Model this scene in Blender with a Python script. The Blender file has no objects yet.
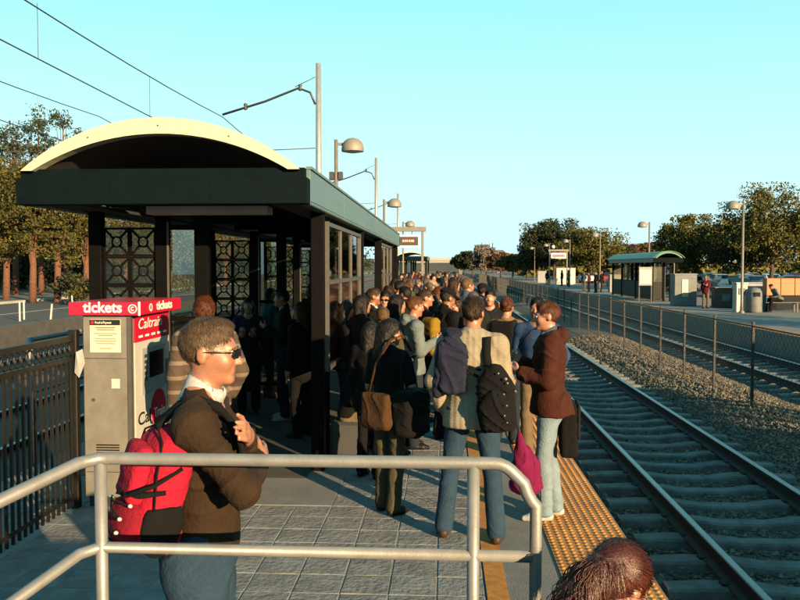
import bpy, bmesh, math, random
import numpy as np
from mathutils import Vector, Matrix
R = math.radians
rng = random.Random(7)
nrs = np.random.RandomState(11)
scene = bpy.context.scene
COL = scene.collection

# ------------------------------------------------------------------ camera, sky, sun, exposure
CAMH = 2.05
cam = bpy.data.cameras.new('camera'); camo = bpy.data.objects.new('camera', cam); COL.objects.link(camo)
camo.location = (0, 0, CAMH)
camo.rotation_euler = (R(90 - 2.36), 0, R(3.08))
cam.sensor_width = 36; cam.lens = 36; cam.clip_start = 0.05; cam.clip_end = 6000
scene.camera = camo

SUN_AZ = Vector((0.61, -0.79, 0)).normalized(); SUN_EL = R(12)
SKY_STR = 0.222
world = bpy.data.worlds.new('World'); scene.world = world; world.use_nodes = True
wn = world.node_tree; wn.nodes.clear()
wo = wn.nodes.new('ShaderNodeOutputWorld'); wb = wn.nodes.new('ShaderNodeBackground')
sky = wn.nodes.new('ShaderNodeTexSky'); sky.sky_type = 'NISHITA'; sky.sun_disc = False
sky.sun_elevation = SUN_EL; sky.sun_rotation = math.atan2(SUN_AZ.x, SUN_AZ.y)
sky.air_density = 1.0; sky.dust_density = 0.6; sky.ozone_density = 1.0
# the whole dome: sky brightness from the sky model, its hue by height above the horizon (pale at the horizon, cyan above)
bw = wn.nodes.new('ShaderNodeRGBToBW'); wn.links.new(sky.outputs[0], bw.inputs[0])
lum = wn.nodes.new('ShaderNodeMath'); lum.operation = 'POWER'; lum.inputs[1].default_value = 0.16; wn.links.new(bw.outputs[0], lum.inputs[0])
wt = wn.nodes.new('ShaderNodeTexCoord'); sx_ = wn.nodes.new('ShaderNodeSeparateXYZ'); wn.links.new(wt.outputs['Generated'], sx_.inputs[0])
ramp = wn.nodes.new('ShaderNodeValToRGB'); wn.links.new(sx_.outputs[2], ramp.inputs[0])
ramp.color_ramp.elements[0].position = 0.0; ramp.color_ramp.elements[0].color = (.62, .88, .90, 1)
ramp.color_ramp.elements[1].position = .75; ramp.color_ramp.elements[1].color = (.16, .62, .80, 1)
for p_, c_ in ((.10, (.60, .94, .94)), (.24, (.47, .96, .97)), (.36, (.30, .90, .96))):
    e_ = ramp.color_ramp.elements.new(p_); e_.color = (*c_, 1)
gam = wn.nodes.new('ShaderNodeMix'); gam.data_type = 'RGBA'; gam.blend_type = 'MULTIPLY'; gam.inputs[0].default_value = 1.0
wn.links.new(lum.outputs[0], gam.inputs[6]); wn.links.new(ramp.outputs[0], gam.inputs[7])
wn.links.new(gam.outputs[2], wb.inputs[0]); wb.inputs[1].default_value = SKY_STR
wn.links.new(wb.outputs[0], wo.inputs[0])
sun = bpy.data.lights.new('sun', 'SUN'); suno = bpy.data.objects.new('sun', sun); COL.objects.link(suno)
sun.energy = 5.0; sun.angle = R(0.5); sun.color = (1.0, 0.70, 0.38)
sd = Vector((SUN_AZ.x*math.cos(SUN_EL), SUN_AZ.y*math.cos(SUN_EL), math.sin(SUN_EL)))
suno.rotation_euler = sd.to_track_quat('Z', 'Y').to_euler(); suno.location = (10, -10, 20)
scene.view_settings.view_transform = 'Standard'; scene.view_settings.look = 'None'
scene.view_settings.gamma = 1; scene.view_settings.use_curve_mapping = False
scene.view_settings.exposure = 2.0

# ------------------------------------------------------------------ helpers
def px(x, D): return (x - 443) / 800 * D          # lateral metres of a place seen at distance D
def pz(y, D): return CAMH - (y - 267) / 800 * D

def tag(o, label=None, cat=None, group=None, kind=None):
    if label: o['label'] = label
    if cat: o['category'] = cat
    if group: o['group'] = group
    if kind: o['kind'] = kind
    return o

def empty(name, loc=(0, 0, 0), rz=0, parent=None):
    o = bpy.data.objects.new(name, None); COL.objects.link(o)
    o.location = loc; o.rotation_euler = (0, 0, rz); o.empty_display_size = 0.1
    if parent: o.parent = parent
    return o

class MB:
    def __init__(s): s.v = []; s.f = []; s.m = []; s.sm = []
    def add(s, vs, fs, mi=0, smooth=False):
        n = len(s.v); s.v += [tuple(v) for v in vs]
        for f in fs: s.f.append(tuple(i + n for i in f)); s.m.append(mi); s.sm.append(smooth)
        return s
    def box(s, x0, y0, z0, x1, y1, z1, mi=0, ch=0.0):
        if ch <= 0:
            vs = [(x, y, z) for z in (z0, z1) for y in (y0, y1) for x in (x0, x1)]
            return s.add(vs, [(0, 2, 3, 1), (4, 5, 7, 6), (0, 1, 5, 4), (2, 6, 7, 3), (0, 4, 6, 2), (1, 3, 7, 5)], mi)
        c = ch
        def ring(d, z): return [(x0+d+c, y0+d, z), (x1-d-c, y0+d, z), (x1-d, y0+d+c, z), (x1-d, y1-d-c, z), (x1-d-c, y1-d, z), (x0+d+c, y1-d, z), (x0+d, y1-d-c, z), (x0+d, y0+d+c, z)]
        rs = ring(c, z0) + ring(0, z0+c) + ring(0, z1-c) + ring(c, z1)
        fs = [tuple(range(7, -1, -1)), tuple(range(24, 32))]
        for k in range(3):
            for i in range(8): fs.append((k*8+i, k*8+(i+1) % 8, k*8+8+(i+1) % 8, k*8+8+i))
        return s.add(rs, fs, mi)
    def tube(s, pts, r, n=8, mi=0, cap=True, smooth=True):
        pts = [Vector(p) for p in pts]
        rs = r if isinstance(r, (list, tuple)) else [r]*len(pts)
        vs = []; fs = []
        t0 = (pts[1]-pts[0]).normalized()
        up = Vector((0, 0, 1)) if abs(t0.z) < .9 else Vector((1, 0, 0))
        u = t0.cross(up).normalized()
        for i, p in enumerate(pts):
            if i == 0: t = t0
            elif i == len(pts)-1: t = (pts[i]-pts[i-1]).normalized()
            else: t = ((pts[i]-pts[i-1]).normalized() + (pts[i+1]-pts[i]).normalized()).normalized()
            u = (u - t*u.dot(t)).normalized(); w = t.cross(u)
            for k in range(n):
                a = 2*math.pi*k/n; vs.append(p + (u*math.cos(a) + w*math.sin(a))*rs[i])
        for i in range(len(pts)-1):
            for k in range(n):
                fs.append((i*n+k, i*n+(k+1) % n, (i+1)*n+(k+1) % n, (i+1)*n+k))
        s.add(vs, fs, mi, smooth)
        if cap:
            b = len(s.v) - len(vs)
            s.f.append(tuple(b+k for k in range(n-1, -1, -1))); s.m.append(mi); s.sm.append(False)
            s.f.append(tuple(b+(len(pts)-1)*n+k for k in range(n))); s.m.append(mi); s.sm.append(False)
        return s
    def bar(s, a, b, w, h, mi=0):
        a = Vector(a); b = Vector(b); t = (b-a).normalized()
        up = Vector((0, 0, 1)) if abs(t.z) < .95 else Vector((0, 1, 0))
        u = t.cross(up).normalized()*w/2; q = u.cross(t).normalized()*h/2
        vs = [a-u-q, a+u-q, a+u+q, a-u+q, b-u-q, b+u-q, b+u+q, b-u+q]
        return s.add(vs, [(3, 2, 1, 0), (4, 5, 6, 7), (0, 1, 5, 4), (1, 2, 6, 5), (2, 3, 7, 6), (3, 0, 4, 7)], mi)
    def lathe(s, prof, c=(0, 0, 0), n=16, mi=0, smooth=True):
        vs = []; fs = []
        for r, z in prof:
            for k in range(n):
                a = 2*math.pi*k/n; vs.append((c[0]+r*math.cos(a), c[1]+r*math.sin(a), c[2]+z))
        for i in range(len(prof)-1):
            for k in range(n): fs.append((i*n+k, i*n+(k+1) % n, (i+1)*n+(k+1) % n, (i+1)*n+k))
        return s.add(vs, fs, mi, smooth)
    def prism(s, poly, axis, a, b, mi=0, smooth=False):
        # poly 2D, extruded along axis from a to b
        def P(u, w, t): return {'x': (t, u, w), 'y': (u, t, w), 'z': (u, w, t)}[axis]
        n = len(poly); vs = [P(u, w, a) for u, w in poly] + [P(u, w, b) for u, w in poly]
        s.add(vs, [(i, (i+1) % n, n+(i+1) % n, n+i) for i in range(n)], mi, smooth)
        k = len(s.v)-2*n
        s.f.append(tuple(k+i for i in range(n-1, -1, -1))); s.m.append(mi); s.sm.append(False)
        s.f.append(tuple(k+n+i for i in range(n))); s.m.append(mi); s.sm.append(False)
        return s
    def mesh(s, name, mats=()):
        me = bpy.data.meshes.new(name); me.from_pydata(s.v, [], s.f)
        me.polygons.foreach_set('material_index', s.m); me.polygons.foreach_set('use_smooth', s.sm)
        for m in (mats if isinstance(mats, (list, tuple)) else [mats]): me.materials.append(m)
        bm = bmesh.new(); bm.from_mesh(me); bmesh.ops.recalc_face_normals(bm, faces=bm.faces); bm.to_mesh(me); bm.free()
        me.update(); return me
    def build(s, name, mats, parent=None, loc=(0, 0, 0), rz=0):
        return link(name, s.mesh(name, mats), parent, loc, rz)

def link(name, me, parent=None, loc=(0, 0, 0), rz=0):
    o = bpy.data.objects.new(name, me); COL.objects.link(o); o.location = loc; o.rotation_euler = (0, 0, rz)
    if parent: o.parent = parent
    return o

def np_mesh(name, V, F, mat, smooth=True):
    me = bpy.data.meshes.new(name); V = np.asarray(V, np.float32); F = np.asarray(F, np.int32)
    k = F.shape[1]
    me.vertices.add(len(V)); me.vertices.foreach_set('co', V.ravel())
    me.loops.add(F.size); me.loops.foreach_set('vertex_index', F.ravel())
    me.polygons.add(len(F)); me.polygons.foreach_set('loop_start', np.arange(len(F), dtype=np.int32)*k)
    me.polygons.foreach_set('loop_total', np.full(len(F), k, np.int32))
    me.polygons.foreach_set('use_smooth', np.full(len(F), smooth, bool))
    me.update(calc_edges=True); me.validate()
    if mat: me.materials.append(mat)
    return me

def copy_tree(o, parent=None):
    c = o.copy(); COL.objects.link(c); c.parent = parent
    for ch in o.children: copy_tree(ch, c)
    return c

# ------------------------------------------------------------------ materials
def mat(name, col, rough=.7, metal=0., var=.18, scale=8., bump=0., bscale=40., col2=None, island=False, spec=.5, stretch=None, detail=4, rnd=False):
    col = [c*.58 for c in col]; col2 = None if col2 is None else [c*.58 for c in col2]
    m = bpy.data.materials.new(name); m.use_nodes = True; nt = m.node_tree; N = nt.nodes; L = nt.links
    b = N['Principled BSDF']; b.inputs['Roughness'].default_value = rough; b.inputs['Metallic'].default_value = metal
    b.inputs['Specular IOR Level'].default_value = spec
    tc = N.new('ShaderNodeTexCoord'); src = tc.outputs['Object']
    if stretch:
        mp = N.new('ShaderNodeMapping'); mp.inputs['Scale'].default_value = stretch; L.new(src, mp.inputs[0]); src = mp.outputs[0]
    if rnd:
        oi = N.new('ShaderNodeObjectInfo'); mm = N.new('ShaderNodeMath'); mm.operation = 'MULTIPLY'; mm.inputs[1].default_value = 37.; va = N.new('ShaderNodeVectorMath')
        L.new(oi.outputs['Random'], mm.inputs[0]); L.new(src, va.inputs[0]); L.new(mm.outputs[0], va.inputs[1]); src = va.outputs[0]
    if island:
        ge = N.new('ShaderNodeNewGeometry'); fac = ge.outputs['Random Per Island']
    else:
        nz = N.new('ShaderNodeTexNoise'); nz.inputs['Scale'].default_value = scale; nz.inputs['Detail'].default_value = detail; nz.inputs['Roughness'].default_value = .65
        L.new(src, nz.inputs['Vector'])
        mr = N.new('ShaderNodeMapRange'); mr.inputs[1].default_value = .3; mr.inputs[2].default_value = .7
        L.new(nz.outputs[0], mr.inputs[0]); fac = mr.outputs[0]
    mx = N.new('ShaderNodeMix'); mx.data_type = 'RGBA'
    if col2 is None:
        c1 = [max(0, c*(1-var)) for c in col]; c2 = [min(1, c*(1+var)) for c in col]
    else: c1, c2 = col, col2
    mx.inputs[6].default_value = (*c1, 1); mx.inputs[7].default_value = (*c2, 1)
    L.new(fac, mx.inputs[0]); L.new(mx.outputs[2], b.inputs['Base Color'])
    if bump:
        n2 = N.new('ShaderNodeTexNoise'); n2.inputs['Scale'].default_value = bscale; n2.inputs['Detail'].default_value = 3
        L.new(src, n2.inputs['Vector'])
        bp = N.new('ShaderNodeBump'); bp.inputs['Strength'].default_value = bump; bp.inputs['Distance'].default_value = .02
        L.new(n2.outputs[0], bp.inputs['Height']); L.new(bp.outputs[0], b.inputs['Normal'])
    m.diffuse_color = (*col, 1)
    return m

def skin_mat(name, col):
    m = mat(name, col, .5, var=.10, scale=30, bump=.08, bscale=160)
    b = m.node_tree.nodes['Principled BSDF']
    b.inputs['Subsurface Weight'].default_value = .12; b.inputs['Subsurface Radius'].default_value = (.02, .008, .004); b.inputs['Subsurface Scale'].default_value = .5
    return m

def cloth(name, col, var=.16, bump=.35, bscale=55, rough=.9):
    return mat(name, col, rough, var=var, scale=14, bump=bump, bscale=bscale, spec=.15)

def glass_mat(name, tint=(.8, .9, .88), gloss=.12, rough=.02):
    m = bpy.data.materials.new(name); m.use_nodes = True; N = m.node_tree.nodes; L = m.node_tree.links
    N.remove(N['Principled BSDF']); out = N['Material Output']
    t = N.new('ShaderNodeBsdfTransparent'); t.inputs[0].default_value = (*tint, 1)
    g = N.new('ShaderNodeBsdfGlossy'); g.inputs['Roughness'].default_value = rough
    fr = N.new('ShaderNodeFresnel'); fr.inputs[0].default_value = 1.45
    ma = N.new('ShaderNodeMath'); ma.operation = 'MAXIMUM'; ma.inputs[1].default_value = gloss
    L.new(fr.outputs[0], ma.inputs[0])
    mx = N.new('ShaderNodeMixShader'); L.new(ma.outputs[0], mx.inputs[0]); L.new(t.outputs[0], mx.inputs[1]); L.new(g.outputs[0], mx.inputs[2])
    L.new(mx.outputs[0], out.inputs[0]); return m

def emit_mat(name, col, st):
    m = bpy.data.materials.new(name); m.use_nodes = True
    b = m.node_tree.nodes['Principled BSDF']; b.inputs['Base Color'].default_value = (*col, 1)
    b.inputs['Emission Color'].default_value = (*col, 1); b.inputs['Emission Strength'].default_value = st
    return m

M = {}
M['paver'] = mat('paver', (.20, .203, .205), .9, scale=5, var=.30, bump=.55, bscale=24, spec=.2, detail=8, rnd=True)
M['mortar'] = mat('mortar', (.24, .23, .21), .95, var=.2, scale=20)
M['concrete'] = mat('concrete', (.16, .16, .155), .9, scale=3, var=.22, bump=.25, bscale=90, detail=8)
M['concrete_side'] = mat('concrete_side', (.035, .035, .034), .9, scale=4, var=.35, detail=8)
M['stripe'] = mat('stripe', (.42, .17, .02), .8, scale=18, var=.35, detail=8)
M['tactile'] = mat('tactile', (.42, .175, .03), .7, scale=3, var=.38, detail=8, rnd=True)
M['tactile2'] = mat('tactile2', (.36, .15, .035), .75, scale=3, var=.2)
M['bluepaint'] = mat('bluepaint', (.07, .27, .32), .7, scale=12, var=.25)
M['ballast'] = mat('ballast', (.022, .020, .019), .95, scale=30, col2=(.08, .07, .058), bump=1., bscale=25)
M['stone'] = mat('stone', (.03, .028, .026), .9, island=True, col2=(.19, .165, .125))
M['tie'] = mat('tie', (.125, .128, .128), .9, scale=4, var=.5, bump=.5, bscale=30, detail=8, rnd=True)
M['rail_side'] = mat('rail_side', (.016, .010, .008), .8, scale=10, var=.4)
M['rail_top'] = mat('rail_top', (.24, .27, .30), .35, 1., var=.1)
M['dirt'] = mat('dirt', (.055, .045, .03), 1., scale=.3, var=.35, detail=8)
M['asphalt'] = mat('asphalt', (.022, .023, .025), .9, scale=2, var=.3, detail=8)
M['kerb'] = mat('kerb', (.35, .34, .31), .9, scale=4, var=.2)
M['whitepaint'] = mat('whitepaint', (.45, .45, .43), .6, scale=6, var=.12)
M['steel'] = mat('steel', (.235, .235, .23), .48, .35, scale=14, var=.15, bump=.05, bscale=120)
M['galv'] = mat('galv', (.42, .43, .43), .5, .6, scale=10, var=.15)
M['lamp_pole'] = mat('lamp_pole', (.17, .15, .125), .6, .1, scale=6, var=.12)
M['lamp_head'] = mat('lamp_head', (.22, .195, .17), .6, .1, scale=6, var=.1)
M['lamp_glass'] = mat('lamp_glass', (.75, .72, .66), .3, var=.05)
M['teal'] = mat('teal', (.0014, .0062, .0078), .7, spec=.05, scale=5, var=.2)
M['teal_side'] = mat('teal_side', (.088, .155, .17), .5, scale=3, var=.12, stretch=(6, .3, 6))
M['cream'] = mat('cream', (.52, .52, .36), .6, scale=4, var=.10, stretch=(5, 5, .8), detail=8)
M['black_steel'] = mat('black_steel', (.0022, .0022, .0022), .7, spec=.06, scale=10, var=.4)
M['fence_black'] = mat('fence_black', (.007, .006, .005), .5, spec=.3, scale=25, var=.5)
M['roof_green'] = mat('roof_green', (.03, .16, .09), .45, scale=3, var=.15)
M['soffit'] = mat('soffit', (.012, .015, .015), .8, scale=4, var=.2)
M['frame_grey'] = mat('frame_grey', (.085, .08, .072), .5, .3, scale=9, var=.15)
M['fixture'] = mat('fixture', (.42, .40, .34), .7, scale=3, var=.15)
M['glass'] = glass_mat('glass')
M['brown_glass'] = glass_mat('brown_glass', (.32, .23, .15), .06, .12)
M['etched'] = glass_mat('etched', (.72, .74, .62), .05, .3)
M['machine'] = mat('machine', (.19, .178, .155), .55, .25, scale=5, var=.22, bump=.04, bscale=60, detail=7)
M['machine_white'] = mat('machine_white', (.42, .41, .38), .5, scale=5, var=.06)
M['red_sign'] = mat('red_sign', (.46, .006, .035), .4, scale=6, var=.08)
M['sign_white'] = mat('sign_white', (.8, .78, .72), .5, var=.03)
M['sign_black'] = mat('sign_black', (.012, .012, .014), .35, var=.1)
M['paper'] = mat('paper', (.66, .58, .40), .8, scale=4, var=.08)
M['print'] = mat('print', (.16, .13, .09), .8, var=.1)
M['screen'] = mat('screen', (.008, .009, .01), .15, var=.1)
M['pale_grey'] = mat('pale_grey', (.24, .25, .25), .7, scale=4, var=.12)
M['mid_grey'] = mat('mid_grey', (.12, .13, .135), .7, scale=4, var=.18)
M['dark_grey'] = mat('dark_grey', (.025, .026, .028), .6, scale=4, var=.2)
M['orange'] = mat('orange', (.42, .11, .008), .55, scale=3, var=.10)
M['led'] = emit_mat('led', (.9, .12, .05), 1.2)
M['wire'] = mat('wire', (.03, .035, .045), .5, .3, var=.1)
M['fence_wire'] = mat('fence_wire', (.05, .046, .04), .6, .3, var=.2)
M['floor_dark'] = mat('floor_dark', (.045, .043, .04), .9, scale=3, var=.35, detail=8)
M['post_dark'] = mat('post_dark', (.014, .011, .009), .7, scale=9, var=.3)
M['panel_dark'] = mat('panel_dark', (.008, .009, .009), .6, scale=4, var=.3, spec=.2)
M['bark'] = mat('bark', (.13, .055, .028), .95, scale=12, var=.5, bump=.8, bscale=20)
M['bark_dark'] = mat('bark_dark', (.05, .038, .03), .95, scale=12, var=.4)
M['leaf_gold'] = mat('leaf_gold', (.016, .022, .007), .7, island=True, col2=(.105, .09, .016), spec=.2)
M['leaf_pine'] = mat('leaf_pine', (.022, .036, .024), .7, island=True, col2=(.055, .068, .036), spec=.2)
M['leaf_oak'] = mat('leaf_oak', (.010, .018, .008), .7, island=True, col2=(.045, .055, .018), spec=.2)
M['leaf_autumn'] = mat('leaf_autumn', (.018, .024, .006), .7, island=True, col2=(.15, .13, .02), spec=.2)
M['leaf_yellow'] = mat('leaf_yellow', (.06, .05, .008), .7, island=True, col2=(.20, .13, .02), spec=.2)
M['leaf_rust'] = mat('leaf_rust', (.035, .02, .01), .7, island=True, col2=(.12, .06, .03), spec=.2)
M['blossom'] = mat('blossom', (.09, .075, .065), .8, island=True, col2=(.24, .20, .175), spec=.2)
for m in ('leaf_gold', 'leaf_pine', 'leaf_oak', 'leaf_autumn', 'leaf_yellow', 'leaf_rust', 'blossom'):
    b = M[m].node_tree.nodes['Principled BSDF']

# ------------------------------------------------------------------ implicit surfaces -> mesh (bodies, cloth, bags)
def sd(P, pr):
    t = pr[0]
    if t == 'c':
        a, b, ra, rb = pr[1:5]
        ba = b - a; L2 = float(ba @ ba) + 1e-12
        pa = P - a; h = np.clip(pa @ ba / L2, 0, 1)
        d = pa - h[:, None]*ba
        return np.sqrt((d*d).sum(1)) - (ra + (rb-ra)*h)
    if t == 'e':
        c, r, Rm = pr[1:4]
        q = P - c
        if Rm is not None: q = q @ Rm
        k0 = np.sqrt(((q/r)**2).sum(1)) + 1e-9; k1 = np.sqrt(((q/(r*r))**2).sum(1)) + 1e-9
        return k0*(k0-1)/k1
    if t == 'b':
        c, hh, rd, Rm = pr[1:5]
        q = P - c
        if Rm is not None: q = q @ Rm
        q = np.abs(q) - (hh - rd)
        return np.sqrt((np.maximum(q, 0)**2).sum(1)) + np.minimum(q.max(1), 0) - rd
    if t == 'p':
        return (P - pr[1]) @ pr[2]

def prim_box(pr):
    t = pr[0]
    if t == 'c':
        a, b, ra, rb = pr[1:5]; m = max(ra, rb)
        return np.minimum(a, b)-m, np.maximum(a, b)+m
    if t == 'e':
        m = pr[2] if pr[3] is None else np.sqrt(((pr[3]*pr[2][None, :])**2).sum(1)); return pr[1]-m, pr[1]+m
    if t == 'b':
        m = pr[2] if pr[4] is None else np.abs(pr[4]) @ pr[2]; return pr[1]-m, pr[1]+m
    return None

A3 = lambda *v: np.array(v, float)
def C(a, b, ra, rb=None, k=.03, op='+'): return (('c', np.array(a, float), np.array(b, float), ra, ra if rb is None else rb), op, k)
def E(c, r, k=.03, op='+', rot=None): return (('e', np.array(c, float), np.array(r, float), None if rot is None else np.array(rot, float)), op, k)
def B(c, h, rd, k=.01, op='+', rot=None): return (('b', np.array(c, float), np.array(h, float), rd, None if rot is None else np.array(rot, float)), op, k)
def PL(p, n, op='-', k=.004): return (('p', np.array(p, float), np.array(n, float)/np.linalg.norm(n)), op, k)

def combine(D, d, op, k):
    if op == '+':
        h = np.clip(.5 + .5*(D-d)/k, 0, 1); return D*(1-h) + d*h - k*h*(1-h)
    d = -d
    h = np.clip(.5 + .5*(d-D)/k, 0, 1); return D*(1-h) + d*h + k*h*(1-h)

def folds(P, amp, f=1., seed=0., vert=1.):
    x, y, z = P[:, 0]*f, P[:, 1]*f, P[:, 2]*f*vert
    w = 1.5*np.sin(8*z + 6*x + seed) + 1.2*np.sin(9*y - 7*x + 2.1*seed) + .7*np.sin(13*x+11*y+9*z)
    a = 1-np.abs(np.sin(9*x + 15*z + 1.3*w + seed)); b = 1-np.abs(np.sin(17*z - 12*y - 7*x + 1.6*w + 1.3*seed)); c = np.sin(37*x + 29*y - 45*z + 1.5*w)
    m = .55+.45*np.sin(5*z+4*x-3*y+3*seed)
    return amp*(.75 - 1.5*a**3*m - 1.1*b**3*(1.1-m) + .07*c)

def sdf_mesh(name, prims, h, material, noise=None, BS=6):
    lo = np.full(3, 1e9); hi = -lo
    for p, op, k in prims:
        if op == '+':
            a, b = prim_box(p); lo = np.minimum(lo, a); hi = np.maximum(hi, b)
    lo -= 4*h; hi += 4*h
    nb = np.ceil((hi-lo)/(h*BS)).astype(int) + 1
    n = nb*BS
    ii = np.stack(np.meshgrid(*[np.arange(q) for q in nb], indexing='ij'), -1).reshape(-1, 3)
    cen = lo + (ii + .5)*BS*h - .5*h
    D = np.full(len(cen), 10.)
    for p, op, k in prims: D = combine(D, sd(cen, p), op, k)
    act = np.abs(D) < BS*h*.9 + .03
    full = np.where(D < 0, -1., 1.).astype(np.float32)
    G = np.repeat(np.repeat(np.repeat(full.reshape(nb), BS, 0), BS, 1), BS, 2)
    ib = ii[act]
    off = np.stack(np.meshgrid(*[np.arange(BS)]*3, indexing='ij'), -1).reshape(-1, 3)
    idx = (ib[:, None, :]*BS + off[None]); Pt = lo + idx*h
    nA = len(ib); Df = np.full((nA, BS**3), 1.)
    bl = Pt[:, 0]; bh = Pt[:, -1]
    for p, op, k in prims:
        bx = prim_box(p)
        if bx is None: m = np.ones(nA, bool)
        else:
            mg = .05 + k
            m = ((bh >= bx[0]-mg) & (bl <= bx[1]+mg)).all(1)
        if m.any():
            Df[m] = combine(Df[m].ravel(), sd(Pt[m].reshape(-1, 3), p), op, k).reshape(-1, BS**3)
    if noise is not None: Df = Df + noise(Pt.reshape(-1, 3)).reshape(Df.shape)
    G[idx[..., 0], idx[..., 1], idx[..., 2]] = Df
    S = G < 0
    c = [S[dx:n[0]-1+dx, dy:n[1]-1+dy, dz:n[2]-1+dz] for dx in (0, 1) for dy in (0, 1) for dz in (0, 1)]
    cnt = sum(q.astype(np.int8) for q in c)
    cell = np.argwhere((cnt > 0) & (cnt < 8))
    vid = np.full(n-1, -1, np.int32); vid[cell[:, 0], cell[:, 1], cell[:, 2]] = np.arange(len(cell))
    acc = np.zeros((len(cell), 3)); num = np.zeros(len(cell))
    offs = [(a, b, d) for a in (0, 1) for b in (0, 1) for d in (0, 1)]
    vals = {o: G[cell[:, 0]+o[0], cell[:, 1]+o[1], cell[:, 2]+o[2]].astype(float) for o in offs}
    for o in offs:
        for ax in range(3):
            if o[ax] == 0:
                o2 = list(o); o2[ax] = 1; o2 = tuple(o2)
                a, b = vals[o], vals[o2]; cr = (a < 0) != (b < 0)
                t = np.where(cr, a/(np.where(cr, a-b, 1)), 0)
                pos = np.tile(np.array(o, float), (len(cell), 1)); pos[:, ax] += t
                acc[cr] += pos[cr]; num[cr] += 1
    V = lo + (cell + acc/num[:, None])*h
    F = []
    for ax in range(3):
        u, v = (ax+1) % 3, (ax+2) % 3
        sl1 = [slice(1, n[q]-1) for q in range(3)]; sl1[ax] = slice(0, n[ax]-1)
        sl2 = list(sl1); sl2[ax] = slice(1, n[ax])
        s0 = S[tuple(sl1)]; s1 = S[tuple(sl2)]
        e = np.argwhere(s0 != s1)
        if len(e) == 0: continue
        flip = s0[e[:, 0], e[:, 1], e[:, 2]]
        base = e.copy(); base[:, u] += 1; base[:, v] += 1
        def cid(du, dv):
            q = base.copy(); q[:, u] += du; q[:, v] += dv
            return vid[q[:, 0], q[:, 1], q[:, 2]]
        quad = np.stack([cid(-1, -1), cid(0, -1), cid(0, 0), cid(-1, 0)], 1)
        quad[~flip] = quad[~flip][:, ::-1]
        F.append(quad)
    F = np.concatenate(F); F = F[(F >= 0).all(1)]
    return np_mesh(name, V, F, material)

# ------------------------------------------------------------------ people
def rotm(axis, a): return np.array(Matrix.Rotation(a, 3, axis))
def xf(prims, Rm=None, t=(0, 0, 0), s=1.0, about=(0, 0, 0)):
    Rm = np.eye(3) if Rm is None else np.asarray(Rm, float); t = np.asarray(t, float); ab = np.asarray(about, float); out = []
    T = lambda p: (Rm @ (p-ab) + ab + t)*s
    for p, op, k in prims:
        if p[0] == 'c': q = ('c', T(p[1]), T(p[2]), p[3]*s, p[4]*s)
        elif p[0] == 'e': q = ('e', T(p[1]), p[2]*s, Rm if p[3] is None else Rm @ p[3])
        elif p[0] == 'b': q = ('b', T(p[1]), p[2]*s, p[3]*s, Rm if p[4] is None else Rm @ p[4])
        else: q = ('p', T(p[1]), Rm @ p[2])
        out.append((q, op, k*s))
    return out

HEAD = [E((0, -.012, .032), (.076, .098, .090), .02), E((0, .028, -.028), (.061, .068, .084), .03), E((0, .034, -.072), (.047, .05, .043), .02),
        C((-.012, .078, -.096), (.012, .078, -.096), .016, k=.02), C((-.034, .082, .024), (.034, .082, .024), .011, k=.015),
        E((-.04, .06, -.025), (.025, .03, .03), .02), E((.04, .06, -.025), (.025, .03, .03), .02),
        E((-.031, .103, .004), (.015, .014, .011), .010, '-'), E((.031, .103, .004), (.015, .014, .011), .010, '-'),
        C((0, .090, .010), (0, .112, -.030), .008, .0125, k=.010), C((-.011, .098, -.034), (.011, .098, -.034), .008, k=.006),
        C((-.017, .089, -.055), (.017, .089, -.055), .0075, k=.006), C((-.015, .087, -.066), (.015, .087, -.066), .008, k=.006),
        C((-.016, .099, -.0605), (.016, .099, -.0605), .0025, k=.004, op='-'),
        E((-.078, -.010, -.004), (.009, .021, .033), .006), E((.078, -.010, -.004), (.009, .021, .033), .006)]

def hair_prims(style, fem=False):
    g = .007
    face = [E((0, .128, -.022), (.098, .086, .092), .012, '-'), E((0, .06, -.14), (.12, .10, .10), .012, '-')]
    h = [E((0, -.016, .036), (.076+g, .098+g, .092+g), .02)] if style != 'short' else [E((0, -.014, .036), (.0785, .100, .094), .02)]
    if style in ('short', 'shortcurly'):
        h += [E((0, .035, .10), (.055, .045, .022), .03)]
        h += face + [PL((0, -.03, -.062), (0, -.25, 1), k=.01), E((-.09, .0, -.02), (.03, .024, .045), .008, '-'), E((.09, .0, -.02), (.03, .024, .045), .008, '-')]
    elif style == 'bald':
        h = [E((0, -.022, .018), (.082, .098, .070), .02)] + face + [PL((0, -.03, -.06), (0, -.25, 1), k=.01), E((0, .03, .09), (.075, .11, .075), .01, '-')]
    elif style == 'long':
        h += face + [C((-.055, -.05, -.02), (-.065, -.06, -.22), .05, .04, .05), C((.055, -.05, -.02), (.065, -.06, -.22), .05, .04, .05), C((0, -.085, 0), (0, -.095, -.25), .055, .045, .05)]
    elif style == 'bob':
        h += face + [C((-.06, -.03, 0), (-.07, -.02, -.10), .045, .035, .04), C((.06, -.03, 0), (.07, -.02, -.10), .045, .035, .04), C((0, -.08, 0), (0, -.085, -.11), .055, .045, .05)]
    elif style == 'bun':
        h += face + [PL((0, -.03, -.06), (0, -.25, 1), k=.01), E((0, -.125, .06), (.045, .04, .042), .02)]
    elif style == 'pony':
        h += face + [PL((0, -.03, -.07), (0, -.25, 1), k=.01), E((0, -.118, .03), (.026, .024, .026), .015), C((0, -.13, .03), (-.015, -.152, -.05), .022, .034, .02), C((-.015, -.152, -.05), (-.04, -.135, -.17), .034, .010, .02)]
    if style not in ('long', 'pony', 'bun'):
        h += [C((-.044, .094, .023), (-.018, .100, .026), .0045, k=.002), C((.044, .094, .023), (.018, .100, .026), .0045, k=.002)]
    return h

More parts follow.
